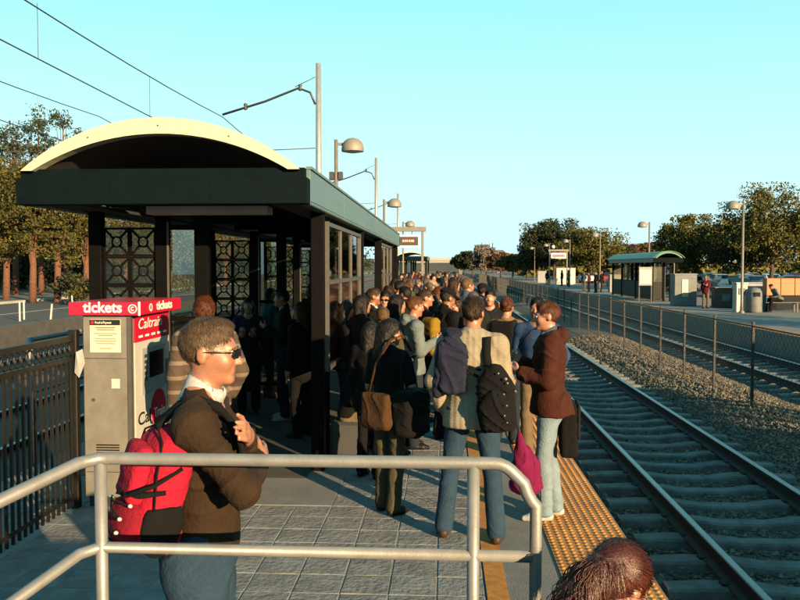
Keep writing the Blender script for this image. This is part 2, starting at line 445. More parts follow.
def hand(w0, d, n, th, curl=.5, s=1.):
    d = np.array(d, float); d /= np.linalg.norm(d)
    n = np.array(n, float); n -= d*(n @ d); n /= np.linalg.norm(n)
    w = np.cross(d, n)
    if w @ np.array(th, float) < 0: w = -w
    rot = np.stack([w, d, n], 1); w0 = np.array(w0, float); P = [E(w0+d*.048, (.040, .052, .017), .012, rot=rot), C(w0-d*.03, w0+d*.02, .026, .027, k=.02)]
    for off, L in ((.027, .068), (.009, .077), (-.010, .071), (-.027, .056)):
        b = w0 + d*.085 + w*off; c = curl
        d1 = d*math.cos(c*.7) + n*math.sin(c*.7); d2 = d*math.cos(c*1.9) + n*math.sin(c*1.9)
        m = b + d1*L*.52; e = m + d2*L*.48
        P += [C(b, m, .0095, .0085, k=.004), C(m, e, .0085, .007, k=.004)]
    b = w0 + d*.022 + w*.030; m = b + (d*.65+w*.6+n*.35)*.042; e = m + (d*.9+w*.15+n*.35)*.034
    return P + [C(b, m, .0125, .0105, k=.008), C(m, e, .0105, .008, k=.004)]

ARMS = {
 'hang': ((.055, -.02, -.285), (.0, .06, -.235), (-1, 0, 0), (0, 1, 0), .5),
 'fold': ((.045, .02, -.28), (-.10, .21, .06), (-.6, -.4, .3), (0, 0, 1), .9),
 'phone': ((.04, .03, -.28), (-.07, .20, .12), (-.8, .0, .5), (0, -.3, 1), 1.1),
 'pocket': ((.085, -.06, -.265), (-.045, .12, -.20), (-1, 0, 0), (0, 1, 0), .3),
 'strap': ((.09, .03, -.25), (-.10, .15, .17), (-.3, -1, 0), (-1, 0, .3), 1.4),
 'ear': ((.10, .07, -.25), (-.07, .06, .23), (-1, 0, 0), (0, 1, 0), .9),
}

def add_strands(me, style, pt, n, ln, wd, seed, jit=.22, lf=1.):
    cv = 1. if style == 'pony' else .6
    nv = len(me.vertices); V = np.empty(nv*3, np.float32); me.vertices.foreach_get('co', V); V = V.reshape(-1, 3).astype(float)
    Nn = np.empty(nv*3, np.float32); me.vertex_normals.foreach_get('vector', Nn); Nn = Nn.reshape(-1, 3).astype(float)
    F = np.empty(len(me.polygons)*4, np.int32); me.loops.foreach_get('vertex_index', F); F = F.reshape(-1, 4)
    rs = np.random.RandomState(seed); ok = np.ones(nv, bool)
    for sg in (-1, 1): ok &= np.linalg.norm(V-pt((sg*.031, .098, .024)), axis=1) > .030
    k = rs.choice(np.nonzero(ok)[0], n); p = V[k]; nn = Nn[k]
    wh = pt((0.01, -.045, .125)); down = np.array([0, 0, -1.])
    d = p - wh; d /= np.linalg.norm(d, axis=1)[:, None]+1e-6; d = d + down*.5
    if style == 'pony':
        base = pt((0, -.118, .03)); q = base - p; dist = np.linalg.norm(q, axis=1)
        tail = (p[:, 2] < base[2]-.015*1) & (p @ (base-wh) > (base @ (base-wh))*.98)
        d = np.where(((dist < .055) | tail)[:, None], down+rs.normal(size=(n, 3))*.15, q/(dist[:, None]+1e-6))
    elif style in ('long', 'bob'): d = d*.5 + down
    d = d + rs.normal(size=(n, 3))*jit
    d -= nn*(d*nn).sum(1)[:, None]; d /= np.linalg.norm(d, axis=1)[:, None]+1e-6
    sd_ = np.cross(nn, d); L = ln*(.6+.8*rs.rand(n, 1)); W_ = wd*(.6+.8*rs.rand(n, 1)); lift = rs.rand(n, 1)
    a0 = p - nn*.003; a1 = p + d*L*.5 + nn*(L*(.10+.16*lift)*lf - L*L/.8*cv); a2 = p + d*L + nn*(L*(.02+.22*lift)*lf - L*L/.2*cv)
    SVt = np.stack([a0-sd_*W_, a0+sd_*W_, a1-sd_*W_*.8, a1+sd_*W_*.8, a2-sd_*W_*.12, a2+sd_*W_*.12], 1).reshape(-1, 3)
    i = nv + 6*np.arange(n)[:, None]; SFt = np.concatenate([i+np.array([0, 1, 3, 2]), i+np.array([2, 3, 5, 4])])
    return np_mesh('hair', np.concatenate([V, SVt]), np.concatenate([F, SFt]), me.materials[0])

def person(label, loc, rz, H=1.75, res=.012, fem=False, bulk=1.0, arms=('hang', 'hang'), legs=((0, 0), (0, 0)), lean=0., head=(0, 0, 0),
           top='jacket', top_name=None, top_mat=None, top_t=.016, hem=.86, sleeve=1.0, hood=False, collar=None, collar_cut=.058, trouser_mat=None, shoe_mat=None,
           hair='short', hair_mat=None, skin=None, sit=None, group=None, fold_amp=.006, seed=0., eyes=False, cap=None, skirt=False, hair_res=None, name='person', hair_noise=.002, strands=1600, slen=.022, swid=.0032, hs=.95, jit=.22, lf=1., hdrop=(0, 0)):
    s = H/1.75
    root = empty(name, loc, rz); tag(root, label, 'person', group)
    sw = .165 if fem else .185; dz = 0. if sit is None else sit/s - .90
    bk = bulk
    # skeleton
    sh = {-1: A3(-sw, -.005, 1.412), 1: A3(sw, -.005, 1.412)}
    torso = lambda t: [E((0, 0, 1.30), ((.152 if fem else .165)*bk+t, .102*bk+t, .20+t*.5), .05), E((0, .012, 1.10), ((.128 if fem else .145)*bk+t, .098*bk+t, .18), .06),
                       E((0, -.008, .96), ((.165 if fem else .158)*bk+t, .112*bk+t, .135), .06), C((-sw*.8, -.008, 1.40), (sw*.8, -.008, 1.40), .050+t*.7, k=.05),
                       C((0, -.012, 1.50), (-sw*.85, -.01, 1.418), .044+t*.3, .042+t*.6, .04), C((0, -.012, 1.50), (sw*.85, -.01, 1.418), .044+t*.3, .042+t*.6, .04)]
    bust = [E((-.07, .085, 1.27), (.06, .055, .06), .04), E((.07, .085, 1.27), (.06, .055, .06), .04)] if fem else []
    arm_pts = {}
    for sg, nm in ((-1, arms[0]), (1, arms[1])):
        cfg = ARMS[nm] if isinstance(nm, str) else nm
        mir = A3(sg, 1, 1) if isinstance(nm, str) else A3(1, 1, 1)
        e = sh[sg] + A3(*cfg[0])*mir; w = e + A3(*cfg[1])*mir
        arm_pts[sg] = (sh[sg], e, w, A3(*cfg[2])*mir, A3(*cfg[3])*mir, cfg[4])
    def arm_prims(t, upto=1.0, hnd=False):
        P = []
        for sg in (-1, 1):
            a, e, w, n, th, cu = arm_pts[sg]
            q = .92 if fem else 1.
            P += [E(a + A3(-sg*.012, 0, -.01), (.058+t, .056+t, .062+t), .04)]
            if upto >= 1: P += [C(a, e, .050*q+t, .041*q+t, .03), C(e, e+(w-e)*.93, .041*q+t, .029*q+t*1.1, .03)]
            elif upto > 0: P += [C(a, a+(e-a)*upto, .052*q+t*1.2, .048*q+t*1.4, .03)]
            if hnd: P += hand(w, w-e, n, th, cu)
        return P
    Ru = rotm('X', -lean); ab = (0, 0, .95)
    up = lambda P: xf(P, Ru, (0, 0, dz), s, ab)
    # head
    hy, hp, hr = head
    Rh = rotm('Z', hy) @ rotm('X', -hp) @ rotm('Y', hr)
    hc = A3(0, .022+hdrop[0], 1.628-hdrop[1])
    hd = lambda P: up(xf(xf(P, s=hs), Rh, hc))
    legp = []
    jn = {}
    for i, sg in enumerate((-1, 1)):
        hip = A3(sg*.092, 0, .90+dz)
        if sit is None:
            ank = A3(sg*.105+legs[i][0], legs[i][1]-.02, .085); mid = (hip+ank)/2; reach = np.linalg.norm(hip-ank)
            kn = mid + A3(sg*.008, .02 + .9*max(0, .825-reach), .03)
        else:
            kn = hip + A3(sg*.05, .42, .03); ank = A3(kn[0]*1.1, kn[1]+.06+legs[i][1], .085)
        jn[sg] = (hip, kn, ank)
    def leg_prims(t, hemr=0.):
        P = []
        for sg in (-1, 1):
            hip, kn, ank = jn[sg]
            P += [C(hip, kn, .082*bk+t, .055+t, .03), C(kn, ank, .054+t, .037+t+hemr, .03), E(kn*.62+ank*.38+A3(0, -.012, 0), (.05+t*.6, .052+t*.6, .10), .03)]
            P += [E(hip+A3(0, -.045, .01), (.085+t, .08+t, .10), .05)]
        return P
    feet = []
    for sg in (-1, 1):
        ank = jn[sg][2]; feet.append((sg, ank))
    body = up(torso(-.004) + bust + arm_prims(-.003, 1, True)) + up([C((0, -.008, 1.45), (0, .012+hdrop[0]*.6, 1.585-hdrop[1]), .053, .050, .025)]) + hd(HEAD) + xf(leg_prims(-.004), s=s)
    body += xf([C(ank+A3(0, -.02, -.05), ank+A3(sg*.02, .13, -.06), .03, .028, .03) for sg, ank in feet], s=s)
    skin = skin or M['skin']
    link('body', sdf_mesh('body', body, res, skin), root)
    # top
    tm = top_mat; nz = (lambda P: folds(P/s, fold_amp, 1., seed))
    T = torso(top_t) + bust
    if hood:
        T += [E((0, -.10, 1.475), (.105, .06, .075), .03), C((-.085, -.03, 1.50), (0, -.09, 1.50), .03, .035, .03), C((.085, -.03, 1.50), (0, -.09, 1.50), .03, .035, .03)]
    T += [E((0, -.022, max(hem+.03, .86)), (.178*bk+top_t, .138*bk+top_t, .17), .05)] if hem < .95 else []
    T += [PL((0, 0, hem), (0, 0, 1))]
    if collar is None and top in ('jacket', 'coat'):
        T += [C((0, -.012, 1.47), (0, -.005, 1.535), .078, .072, .02)]
    T += [C((0, .004, 1.43), (0, .03, 1.66), collar_cut, collar_cut+.014, .01, '-')]
    T += arm_prims(top_t, sleeve)
    if sleeve >= 1: pass
    tn = top_name or top
    to = link(tn, sdf_mesh(tn, up(T), res, tm, nz), root)
    if collar is not None:
        cp = [C((0, -.010, 1.455), (0, .002, 1.512), .078, .066, .02), E((-.035, .055, 1.485), (.03, .018, .02), .02), E((.035, .055, 1.485), (.03, .018, .02), .02),
              C((0, .004, 1.43), (0, .03, 1.66), .054, .060, .006, '-')]
        link('shirt_collar', sdf_mesh('shirt_collar', up(cp), .0055 if res < .01 else .009, collar), root)
    # trousers
    Tr = [E((0, -.008, .95+dz), (.158*bk+.012, .115*bk+.008, .13), .05), E((0, .0, 1.03+dz), (.148*bk+.012, .104*bk+.010, .12), .04)] + leg_prims(.011, .022) + [PL((0, 0, .03), (0, 0, 1)), PL((0, 0, 1.05+dz), (0, 0, -1))]
    link('trousers', sdf_mesh('trousers', xf(Tr, s=s), res, trouser_mat, lambda P: folds(P/s, fold_amp*.85, .9, seed+3)), root)
    for sg, ank in feet:
        S = [C(ank+A3(0, -.035, -.045), ank+A3(sg*.018, .10, -.055), .036, .038, .03), C(ank+A3(sg*.018, .10, -.055), ank+A3(sg*.022, .16, -.062), .036, .026, .03),
             C(ank+A3(0, -.01, 0), ank+A3(0, 0, -.03), .042, .04, .02), PL((0, 0, .004), (0, 0, 1)), ]
        link('shoe', sdf_mesh('shoe', xf(S, s=s), min(res, .011), shoe_mat), root)
    # hair
    if hair:
        hn = lambda P: hair_noise*(np.sin(70*P[:, 0]+9*np.sin(22*P[:, 2]+seed)) * np.sin(60*P[:, 1]+35*P[:, 2]+3*np.sin(31*P[:, 0])) + .6*np.sin(110*P[:, 0]+80*P[:, 2]+60*P[:, 1]))
        hme = sdf_mesh('hair', hd(hair_prims(hair, fem)), hair_res or min(res, .009), hair_mat, hn)
        pt = lambda q: np.array((Ru @ (Rh @ (A3(*q)*hs) + hc - A3(*ab)) + A3(*ab) + A3(0, 0, dz))*s)
        link('hair', add_strands(hme, hair, pt, strands, slen, swid, int(seed*10)+3, jit, lf), root)
    if cap is not None:
        cpz = [E((0, -.016, .045), (.095, .118, .095), .02), PL((0, 0, .045), (0, .12, 1)), C((-.05, .10, .062), (.05, .10, .062), .012, k=.02), C((-.035, .15, .052), (.035, .15, .052), .010, k=.05)]
        link('cap', sdf_mesh('cap', hd(cpz), min(res, .009), cap), root)
    if eyes:
        for sg in (-1, 1):
            mb = MB(); c = A3(sg*.031, .0855, .004)
            vs = []; n = 8
            for i in range(1, 6):
                for k in range(n):
                    a = math.pi*i/6; b = 2*math.pi*k/n; vs.append((.0115*math.sin(a)*math.cos(b), .0115*math.cos(a), .0115*math.sin(a)*math.sin(b)))
            vs = [(0, .0115, 0)] + vs + [(0, -.0115, 0)]
            fs = [(0, 1+(k+1) % n, 1+k) for k in range(n)]; fm = [1]*n
            for i in range(4):
                for k in range(n): fs.append((1+i*n+k, 1+i*n+(k+1) % n, 1+(i+1)*n+(k+1) % n, 1+(i+1)*n+k)); fm.append(0)
            vv = [(Ru @ (Rh @ ((A3(*v)+c)*hs) + hc - A3(*ab)) + A3(*ab) + A3(0, 0, dz))*s for v in vs]
            mb.add(vv, fs, 0, True); mb.m = fm
            mb.build('eye', [M['eyewhite'], M['iris']], root)
    root['_h'] = H; del root['_h']
    def W(p):   # point of the upper body (1.75 m scale) -> local
        return Vector((Ru @ (A3(*p)-A3(*ab)) + A3(*ab) + A3(0, 0, dz))*s)
    def HW(p): return Vector((Ru @ (Rh @ (A3(*p)*hs) + hc - A3(*ab)) + A3(*ab) + A3(0, 0, dz))*s)
    return root, W, HW, s

def sunglasses(root, HW, m_lens):
    mb = MB()
    for sg in (-1, 1):
        vs = []
        for dy in (0, .004):
            for k in range(10):
                a = 2*math.pi*k/10
                x = sg*(.033+.026*math.cos(a)); z = .005+.017*math.sin(a)*(1 if math.sin(a) > 0 else 1.1)
                vs.append(HW((x, .108+dy-.35*abs(x)*abs(x)*8, z)))
        mb.add(vs, [tuple(range(9, -1, -1)), tuple(range(10, 20))] + [(k, (k+1) % 10, 10+(k+1) % 10, 10+k) for k in range(10)], 0)
    g = mb.build('sunglasses', [m_lens], root)
    mb = MB()
    for sg in (-1, 1):
        mb.tube([HW((sg*.058, .098, .010)), HW((sg*.080, .06, .012)), HW((sg*.084, -.01, .008))], .0026, 5)
    mb.tube([HW((-.01, .110, .010)), HW((.01, .110, .010))], .003, 5)
    mb.build('temple_arm', [M['sign_black']], g)

M['skin'] = skin_mat('skin', (.31, .135, .078)); M['skin2'] = skin_mat('skin2', (.23, .09, .05)); M['skin3'] = skin_mat('skin3', (.35, .155, .10))
M['eyewhite'] = mat('eyewhite', (.7, .68, .65), .3, var=.02); M['iris'] = mat('iris', (.03, .02, .015), .2, var=.05)
def hairm(n, c, c2): return mat(n, c, .5, scale=60, col2=c2, bump=.3, bscale=140, stretch=(3, 3, .6), spec=.2)
M['hair_brown'] = hairm('hair_brown', (.016, .008, .004), (.05, .024, .011))
M['hair_dark'] = hairm('hair_dark', (.004, .0035, .003), (.014, .010, .008))
M['hair_red'] = hairm('hair_red', (.022, .004, .002), (.115, .022, .006)); M['hair_red'].node_tree.nodes['Principled BSDF'].inputs['Roughness'].default_value = .42; M['hair_red'].node_tree.nodes['Principled BSDF'].inputs['Specular IOR Level'].default_value = .5
M['hair_ginger'] = hairm('hair_ginger', (.045, .013, .004), (.13, .040, .012))
M['hair_blond'] = hairm('hair_blond', (.07, .04, .017), (.17, .10, .045))
M['hair_grey'] = hairm('hair_grey', (.06, .052, .044), (.16, .14, .12))
M['hair_man'] = hairm('hair_man', (.04, .025, .013), (.13, .082, .045))
CL = {}
for n, c in dict(sweater_dark=(.027, .0145, .0065), jeans=(.019, .043, .075), jeans_light=(.165, .225, .27), jeans_dark=(.012, .019, .03), knit=(.25, .212, .155), navy=(.012, .014, .032), brown=(.042, .010, .005),
                 black=(.0026, .0026, .003), charcoal=(.008, .0085, .010), olive=(.055, .048, .028), grey=(.12, .145, .15), green=(.018, .03, .016), blue=(.022, .05, .12), tan=(.17, .10, .045), white=(.40, .39, .36),
                 redjk=(.16, .012, .02), burgundy=(.07, .008, .014), khaki=(.13, .095, .055), teal=(.03, .11, .12), bluegrey=(.05, .07, .10), mustard=(.20, .12, .012), leather=(.055, .025, .009), magenta=(.14, .005, .045), backred=(.36, .008, .028)).items():
    CL[n] = cloth('cloth_'+n, c)

# ------------------------------------------------------------------ ground, platforms, tracks
def struct(mb, name, mats, parent=None):
    o = mb.build(name, mats, parent)
    if parent is None: o['kind'] = 'structure'
    return o
struct(MB().add([(-2500, -300, -.9), (2500, -300, -.9), (2500, 4000, -.9), (-2500, 4000, -.9)], [(0, 1, 2, 3)]), 'ground', M['dirt'])

PE = 1.395
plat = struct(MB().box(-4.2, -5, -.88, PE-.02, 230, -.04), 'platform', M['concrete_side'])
struct(MB().box(.275, -5, -.039, PE, 230, 0), 'edge_band', M['concrete'], plat)
struct(MB().box(-4.2, -5, -.039, .27, 4.0, -.002), 'paving', M['concrete'], plat)
# stamped paving: mortar bed, then one slab per paver
struct(MB().box(-4.2, 4.0, -.039, .27, 9.5, -.0035), 'mortar_bed', M['mortar'], plat)
pm = []
for q in range(5):
    c = .005; w = .1485; r_ = random.Random(q)
    j = lambda: r_.uniform(-.003, .003)
    mb = MB(); top = [(-w+c+j(), -w+c+j(), 0), (0, -w+c+j(), 0), (w-c+j(), -w+c+j(), 0), (w-c+j(), 0, 0), (w-c+j(), w-c+j(), 0), (0, w-c+j(), 0), (-w+c+j(), w-c+j(), 0), (-w+c+j(), 0, 0)]
    ed = [(-w, -w, -.003), (0, -w+j(), -.003), (w, -w, -.003), (w+j()*.5, 0, -.003), (w, w, -.003), (0, w+j()*.5, -.003), (-w, w, -.003), (-w, 0, -.003)]
    bt = [(x, y, -.03) for x, y, z in ed]
    mb.add(top+ed+bt+[(j()*4, j()*4, j()*.6)], [(i, (i+1) % 8, 24) for i in range(8)] + [(8+i, 8+(i+1) % 8, (i+1) % 8, i) for i in range(8)] + [(16+i, 16+(i+1) % 8, 8+(i+1) % 8, 8+i) for i in range(8)], 0, False)
    pm.append(mb.mesh('paver', M['paver']))
for iy in range(18):
    for ix in range(14):
        x = .27 - .1525 - ix*.305; y = 4.0 + .1525 + iy*.305
        if x < -1.1 and y > 6.75: continue
        o = link('paver', pm[rng.randrange(5)], plat, (x, y, rng.uniform(-.0015, .002)), rng.randrange(4)*math.pi/2)
        o.rotation_euler.x = rng.uniform(-.004, .004)
struct(MB().box(-4.2, 6.748, -.008, -.953, 22.5, .004), 'shelter_pad', M['concrete'], plat)
struct(MB().box(-3.75, 7.6, .004, -1.32, 21.2, .008), 'floor_shade', M['floor_dark'], plat)  # thin dark sheet over the pad, roof shade painted into its colour
# far paving with procedural joints
fm = bpy.data.materials.new('far_paving'); fm.use_nodes = True; N = fm.node_tree.nodes; L = fm.node_tree.links
tc = N.new('ShaderNodeTexCoord'); bk = N.new('ShaderNodeTexBrick'); bk.offset = 0; bk.inputs['Scale'].default_value = 1
bk.inputs['Brick Width'].default_value = .305; bk.inputs['Row Height'].default_value = .305; bk.inputs['Mortar Size'].default_value = .006
bk.inputs['Color1'].default_value = (.10, .097, .09, 1); bk.inputs['Color2'].default_value = (.085, .082, .078, 1); bk.inputs['Mortar'].default_value = (.26, .235, .185, 1)
L.new(tc.outputs['Object'], bk.inputs['Vector']); L.new(bk.outputs[0], N['Principled BSDF'].inputs['Base Color']); N['Principled BSDF'].inputs['Roughness'].default_value = .85
struct(MB().box(-.951, 9.49, -.039, .27, 230, 0), 'far_paving', fm, plat)
struct(MB().box(-4.2, 22.5, -.039, -.953, 230, -.001), 'far_paving', fm, plat)
struct(MB().box(.28, 3.5, 0, .415, 120, .004), 'orange_stripe', M['stripe'], plat)
struct(MB().box(-.34, 9.6, 0, .10, 10.9, .004), 'blue_marking', M['bluepaint'], plat)
mb = MB(); mb.box(-.297, -.303, 0, .297, .303, .008)
for i in range(10):
    for k in range(10):
        cx, cy = (i-4.5)*.0595, (k-4.5)*.0605
        vs = [(cx+r*math.cos(a*math.pi/3), cy+r*math.sin(a*math.pi/3), z) for r, z in ((.0165, .008), (.0125, .0145), (.007, .0155)) for a in range(6)]
        mb.add(vs, [(q*6+a, q*6+(a+1) % 6, q*6+6+(a+1) % 6, q*6+6+a) for q in (0, 1) for a in range(6)] + [tuple(range(12, 18))], 0, True)
tpm = mb.mesh('tactile_panel', M['tactile'])
for i in range(70): link('tactile_panel', tpm, plat, (PE-.012-.297, 3.6+i*.61, 0))
struct(MB().box(PE-.606, 46, 0, PE-.014, 230, .010), 'tactile_strip', M['tactile2'], plat)

# ballast between the platforms
prof = [(1.38, -.68), (1.9, -.69), (4.5, -.685), (4.9, -.58), (5.6, -.50), (6.3, -.52), (6.9, -.66), (9.7, -.66), (10.42, -.70)]
mb = MB(); ys = [-6 + 2*i for i in range(20)] + [36 + 30*i for i in range(14)]
vs = [(x, y, z) for y in ys for x, z in prof]; n = len(prof)
mb.add(vs, [(i*n+k, i*n+k+1, (i+1)*n+k+1, (i+1)*n+k) for i in range(len(ys)-1) for k in range(n-1)], 0, True)
ball = struct(mb, 'ballast_bed', M['ballast'])
def bz(x): return np.interp(x, [p[0] for p in prof], [p[1] for p in prof])
ico = np.array([(1, 0, .1), (-1, 0, -.1), (0, 1, .1), (0, -1, 0), (.2, .1, .9), (-.1, 0, -.9)], float)
icf = np.array([(0, 2, 4), (2, 1, 4), (1, 3, 4), (3, 0, 4), (2, 0, 5), (1, 2, 5), (3, 1, 5), (0, 3, 5)])
NS = 62000
yy = 4.2 + 26*nrs.rand(NS)**1.7; xx = np.where(nrs.rand(NS) < .42, 1.45+3.3*nrs.rand(NS), 4.4+2.4*nrs.rand(NS))
TIE0 = 3.05; ph = ((yy-TIE0)/.61) % 1
keep = ~((xx > 1.85) & (xx < 4.52) & ((ph < .22) | (ph > .78)))
xx, yy = xx[keep], yy[keep]; ns = len(xx)
sz = (.012+.016*nrs.rand(ns))*(1+.02*yy)
SV = ico[None]*(1+.9*(nrs.rand(ns, 6, 3)-.5))*sz[:, None, None]*(.7+.6*nrs.rand(ns, 1, 3))
ang = nrs.rand(ns)*6.283; ca_, sa_ = np.cos(ang)[:, None], np.sin(ang)[:, None]; SV[:, :, 0], SV[:, :, 1] = SV[:, :, 0]*ca_-SV[:, :, 1]*sa_, SV[:, :, 0]*sa_+SV[:, :, 1]*ca_
SV += np.stack([xx, yy, bz(xx)+sz*.3], 1)[:, None, :]
SF = icf[None]+6*np.arange(ns)[:, None, None]
tag(link('ballast_stones', np_mesh('ballast_stones', SV.reshape(-1, 3), SF.reshape(-1, 3), M['stone'], False), ball), kind='stuff')

lq = np.random.RandomState(8); nl = 260
lp = np.stack([1.5+3.4*lq.rand(nl), 4.5+9*lq.rand(nl), np.full(nl, -.585)], 1); la = lq.normal(size=(nl, 3))*[.02, .02, .004]; lb_ = lq.normal(size=(nl, 3))*[.012, .012, .004]
M['litter'] = mat('litter', (.10, .05, .015), .9, island=True, col2=(.38, .17, .04))
tag(link('fallen_leaves', np_mesh('fallen_leaves', np.stack([lp-la, lp+lb_, lp+la, lp-lb_], 1).reshape(-1, 3), np.arange(4*nl).reshape(-1, 4), M['litter'], False), ball), kind='stuff')
railprof = [(-.075, 0), (.075, 0), (.075, .012), (.012, .03), (.010, .125), (.036, .135), (.036, .162), (.028, .17), (-.028, .17), (-.036, .162), (-.036, .135), (-.010, .125), (-.012, .03), (-.075, .012)]
mb = MB(); mb.prism(railprof, 'y', -6, 420)
for i in range(14):
    if i in (6, 7, 8): mb.m[i] = 1
railm = mb.mesh('rail', [M['rail_side'], M['rail_top']])
mb = MB(); tw = .115
secs = [(-1.3, .0, .10), (-.95, .015, .115), (-.55, .012, .115), (-.25, -.025, .10), (.25, -.025, .10), (.55, .012, .115), (.95, .015, .115), (1.3, .0, .10)]
vs = []
for x, dz, w in secs: vs += [(x, -w-.02, -.16), (x, -w, dz-.02), (x, -w+.02, dz), (x, w-.02, dz), (x, w, dz-.02), (x, w+.02, -.16)]
mb.add(vs, [(i*6+k, (i+1)*6+k, (i+1)*6+(k+1) % 6, i*6+(k+1) % 6) for i in range(7) for k in range(6)] + [tuple(range(5, -1, -1)), tuple(42+k for k in range(6))])
tiem = mb.mesh('tie', M['tie'])
mb = MB()
for sx in (-1, 1):
    for sy in (-1, 1): mb.box(sx*.75+sy*.06-.035, -.045, .010, sx*.75+sy*.06+.035, .045, .034)
clipm = mb.mesh('rail_clip', M['rail_side'])
def track(cx, railz, y0, y1, name='track'):
    t = tag(empty(name, (cx, 0, railz-.17)), kind='structure')
    for sx in (-.75, .75): link('rail', railm, t, (sx, 0, 0))
    i = 0
    while TIE0+i*.61 < y1:
        y = TIE0+i*.61; i += 1
        if y < y0: continue
        ti = link('tie', tiem, t, (rng.uniform(-.02, .02), y, -.012), rng.uniform(-.006, .006))
        if y < 22: link('rail_clip', clipm, ti)
    far = MB()
    while TIE0+i*.61 < 200: far.box(-1.3, TIE0+i*.61-.115, -.1, 1.3, TIE0+i*.61+.115, -.012); i += 1
    tag(far.build('far_ties', M['tie'], t), kind='stuff')
    return t
track(3.18, -.43, 2.5, 75)
track(8.35, -.43, 10, 75)

# opposite platform, parking, left side
opp = struct(MB().box(10.4, -30, -.88, 17.4, 260, 0), 'opposite_platform', M['concrete'])
struct(MB().box(10.44, -30, 0, 11.04, 260, .008), 'tactile_strip', M['tactile2'], opp)
park = struct(MB().box(17.42, -30, -.9, 160, 330, -.12), 'parking_lot', M['asphalt'])
lbed = struct(MB().box(-13.2, -5, -.89, -4.22, 300, -.45), 'light_rail_bed', M['ballast'])
road = struct(MB().box(-60, -5, -.89, -14.2, 400, -.25), 'road', M['asphalt'])
struct(MB().box(-14.6, -5, -.25, -14.21, 400, -.12), 'kerb', M['kerb'], road)
struct(MB().box(-21.4, -5, -.25, -21.25, 400, -.246), 'lane_line', M['whitepaint'], road)
struct(MB().box(-27.6, -5, -.25, -27.2, 400, -.10), 'kerb', M['kerb'], road)
struct(MB().box(-60, -5, -.25, -27.62, 400, -.12), 'verge', M['dirt'], road)
for cx in (-6.6, -10.4):
    t = tag(empty('light_rail_track', (cx, 0, -.43)), kind='structure')
    for sx in (-.75, .75): link('rail', railm, t, (sx, 0, -.09))
wl = MB().box(-14.0, 2, -.5, -13.75, 200, .18, ch=.02).build('retaining_wall', M['floor_dark']); tag(wl, 'low dark concrete wall between the light rail tracks and the road', 'wall')
gr = tag(empty('guard_rail', (-4.42, 8.3, 0)), 'grey pipe guard rail behind the ticket machine along the light rail side', 'guard rail')
MB().tube([(0, 0, 1.27), (0, 13, 1.27)], .028, 8).build('top_rail', M['galv'], gr)
MB().tube([(0, 0, .7), (0, 13, .7)], .022, 8).build('mid_rail', M['galv'], gr)
for i in range(8): MB().tube([(.0, i*1.85+.02, -.5), (0, i*1.85+.02, 1.30)], .034, 8).build('post', M['galv'], gr)
for i, (x, D) in enumerate(((8, 33), (12.5, 34), (40, 31), (83, 36), (64, 40))):
    X = px(x, D); o = MB().box(-.03, -.03, 0, .03, .03, .85, ch=.006).build('road_post', M['whitepaint'], None, (X, D, -.26)); o.rotation_euler.y = (.0, 0, .10, 0, -.04)[i]
    tag(o, 'slender white marker post beside the road', 'post', 'white posts along the road')

# camera-side landing and its pipe railing
land = struct(MB().box(-3.0, -3, 0, 2.6, 2.36, .5, ch=.02), 'landing', M['concrete'])
lw = tag(MB().box(.95, -.45, .5, 2.6, -.2, 1.62, ch=.02).build('shade_wall', M['concrete_side']), 'added low concrete wall on the landing, out of view, casting shade', 'wall')  # unseen wall added behind the camera, throws shade on railing and paving
rail = tag(empty('pipe_railing', (0, 2.26, .5)), 'galvanised steel pipe railing at the edge of the landing', 'railing')
D0 = 2.26; zt = pz(464, D0)-.5; zm = pz(557, D0)-.5; xl = px(89, D0); xr = px(537, D0)
rr = .0185
top = [(xl-.50, -1.05, zt-.20), (xl-.04, -.05, zt-.004), (xl, -.006, zt), (xl+.03, 0, zt)]
for i in range(1, 9): top.append((xl+.03+(px(494, D0)-xl-.03)*i/8, 0, zt))
xa = px(494, D0); 
for a in (15, 30, 45): top.append((xa+.07*math.sin(R(a)), 0, zt-.07*(1-math.cos(R(a)))))
bx_, bz_ = top[-1][0], top[-1][2]; lx = xr-.035-bx_
top.append((bx_+lx*.97, 0, bz_-lx*.97))
ex, ez = top[-1][0], top[-1][2]
for a in (60, 75, 90): top.append((ex+.09*(math.cos(R(45))-math.cos(R(a)))*.55+.0, 0, ez-.09*(math.sin(R(a))-math.sin(R(45)))*1.4-(a-45)*.0006))
top.append((top[-1][0], 0, 0))
MB().tube(top, rr, 12).build('handrail', M['steel'], rail)
MB().tube([(xl-.42, -.95, zm-.25), (xl-.04, -.05, zm-.004), (xl, 0, zm), (top[-1][0]-.01, 0, zm-.004)], rr*.9, 12).build('mid_rail', M['steel'], rail)
for x in (xl+.004, px(474, D0)): MB().tube([(x, 0, 0), (x, 0, zt-.005)], rr*.97, 12).build('post', M['steel'], rail)
MB().tube([(xl-.48, -1.0, 0), (xl-.48, -1.0, zt-.19)], rr, 12).build('post', M['steel'], rail)
for x in (xl+.004, px(474, D0), top[-1][0]): MB().lathe([(.05, 0), (.05, .008), (.024, .012), (.022, .05)], (x, 0, .001), 12).build('base_flange', M['steel'], rail)

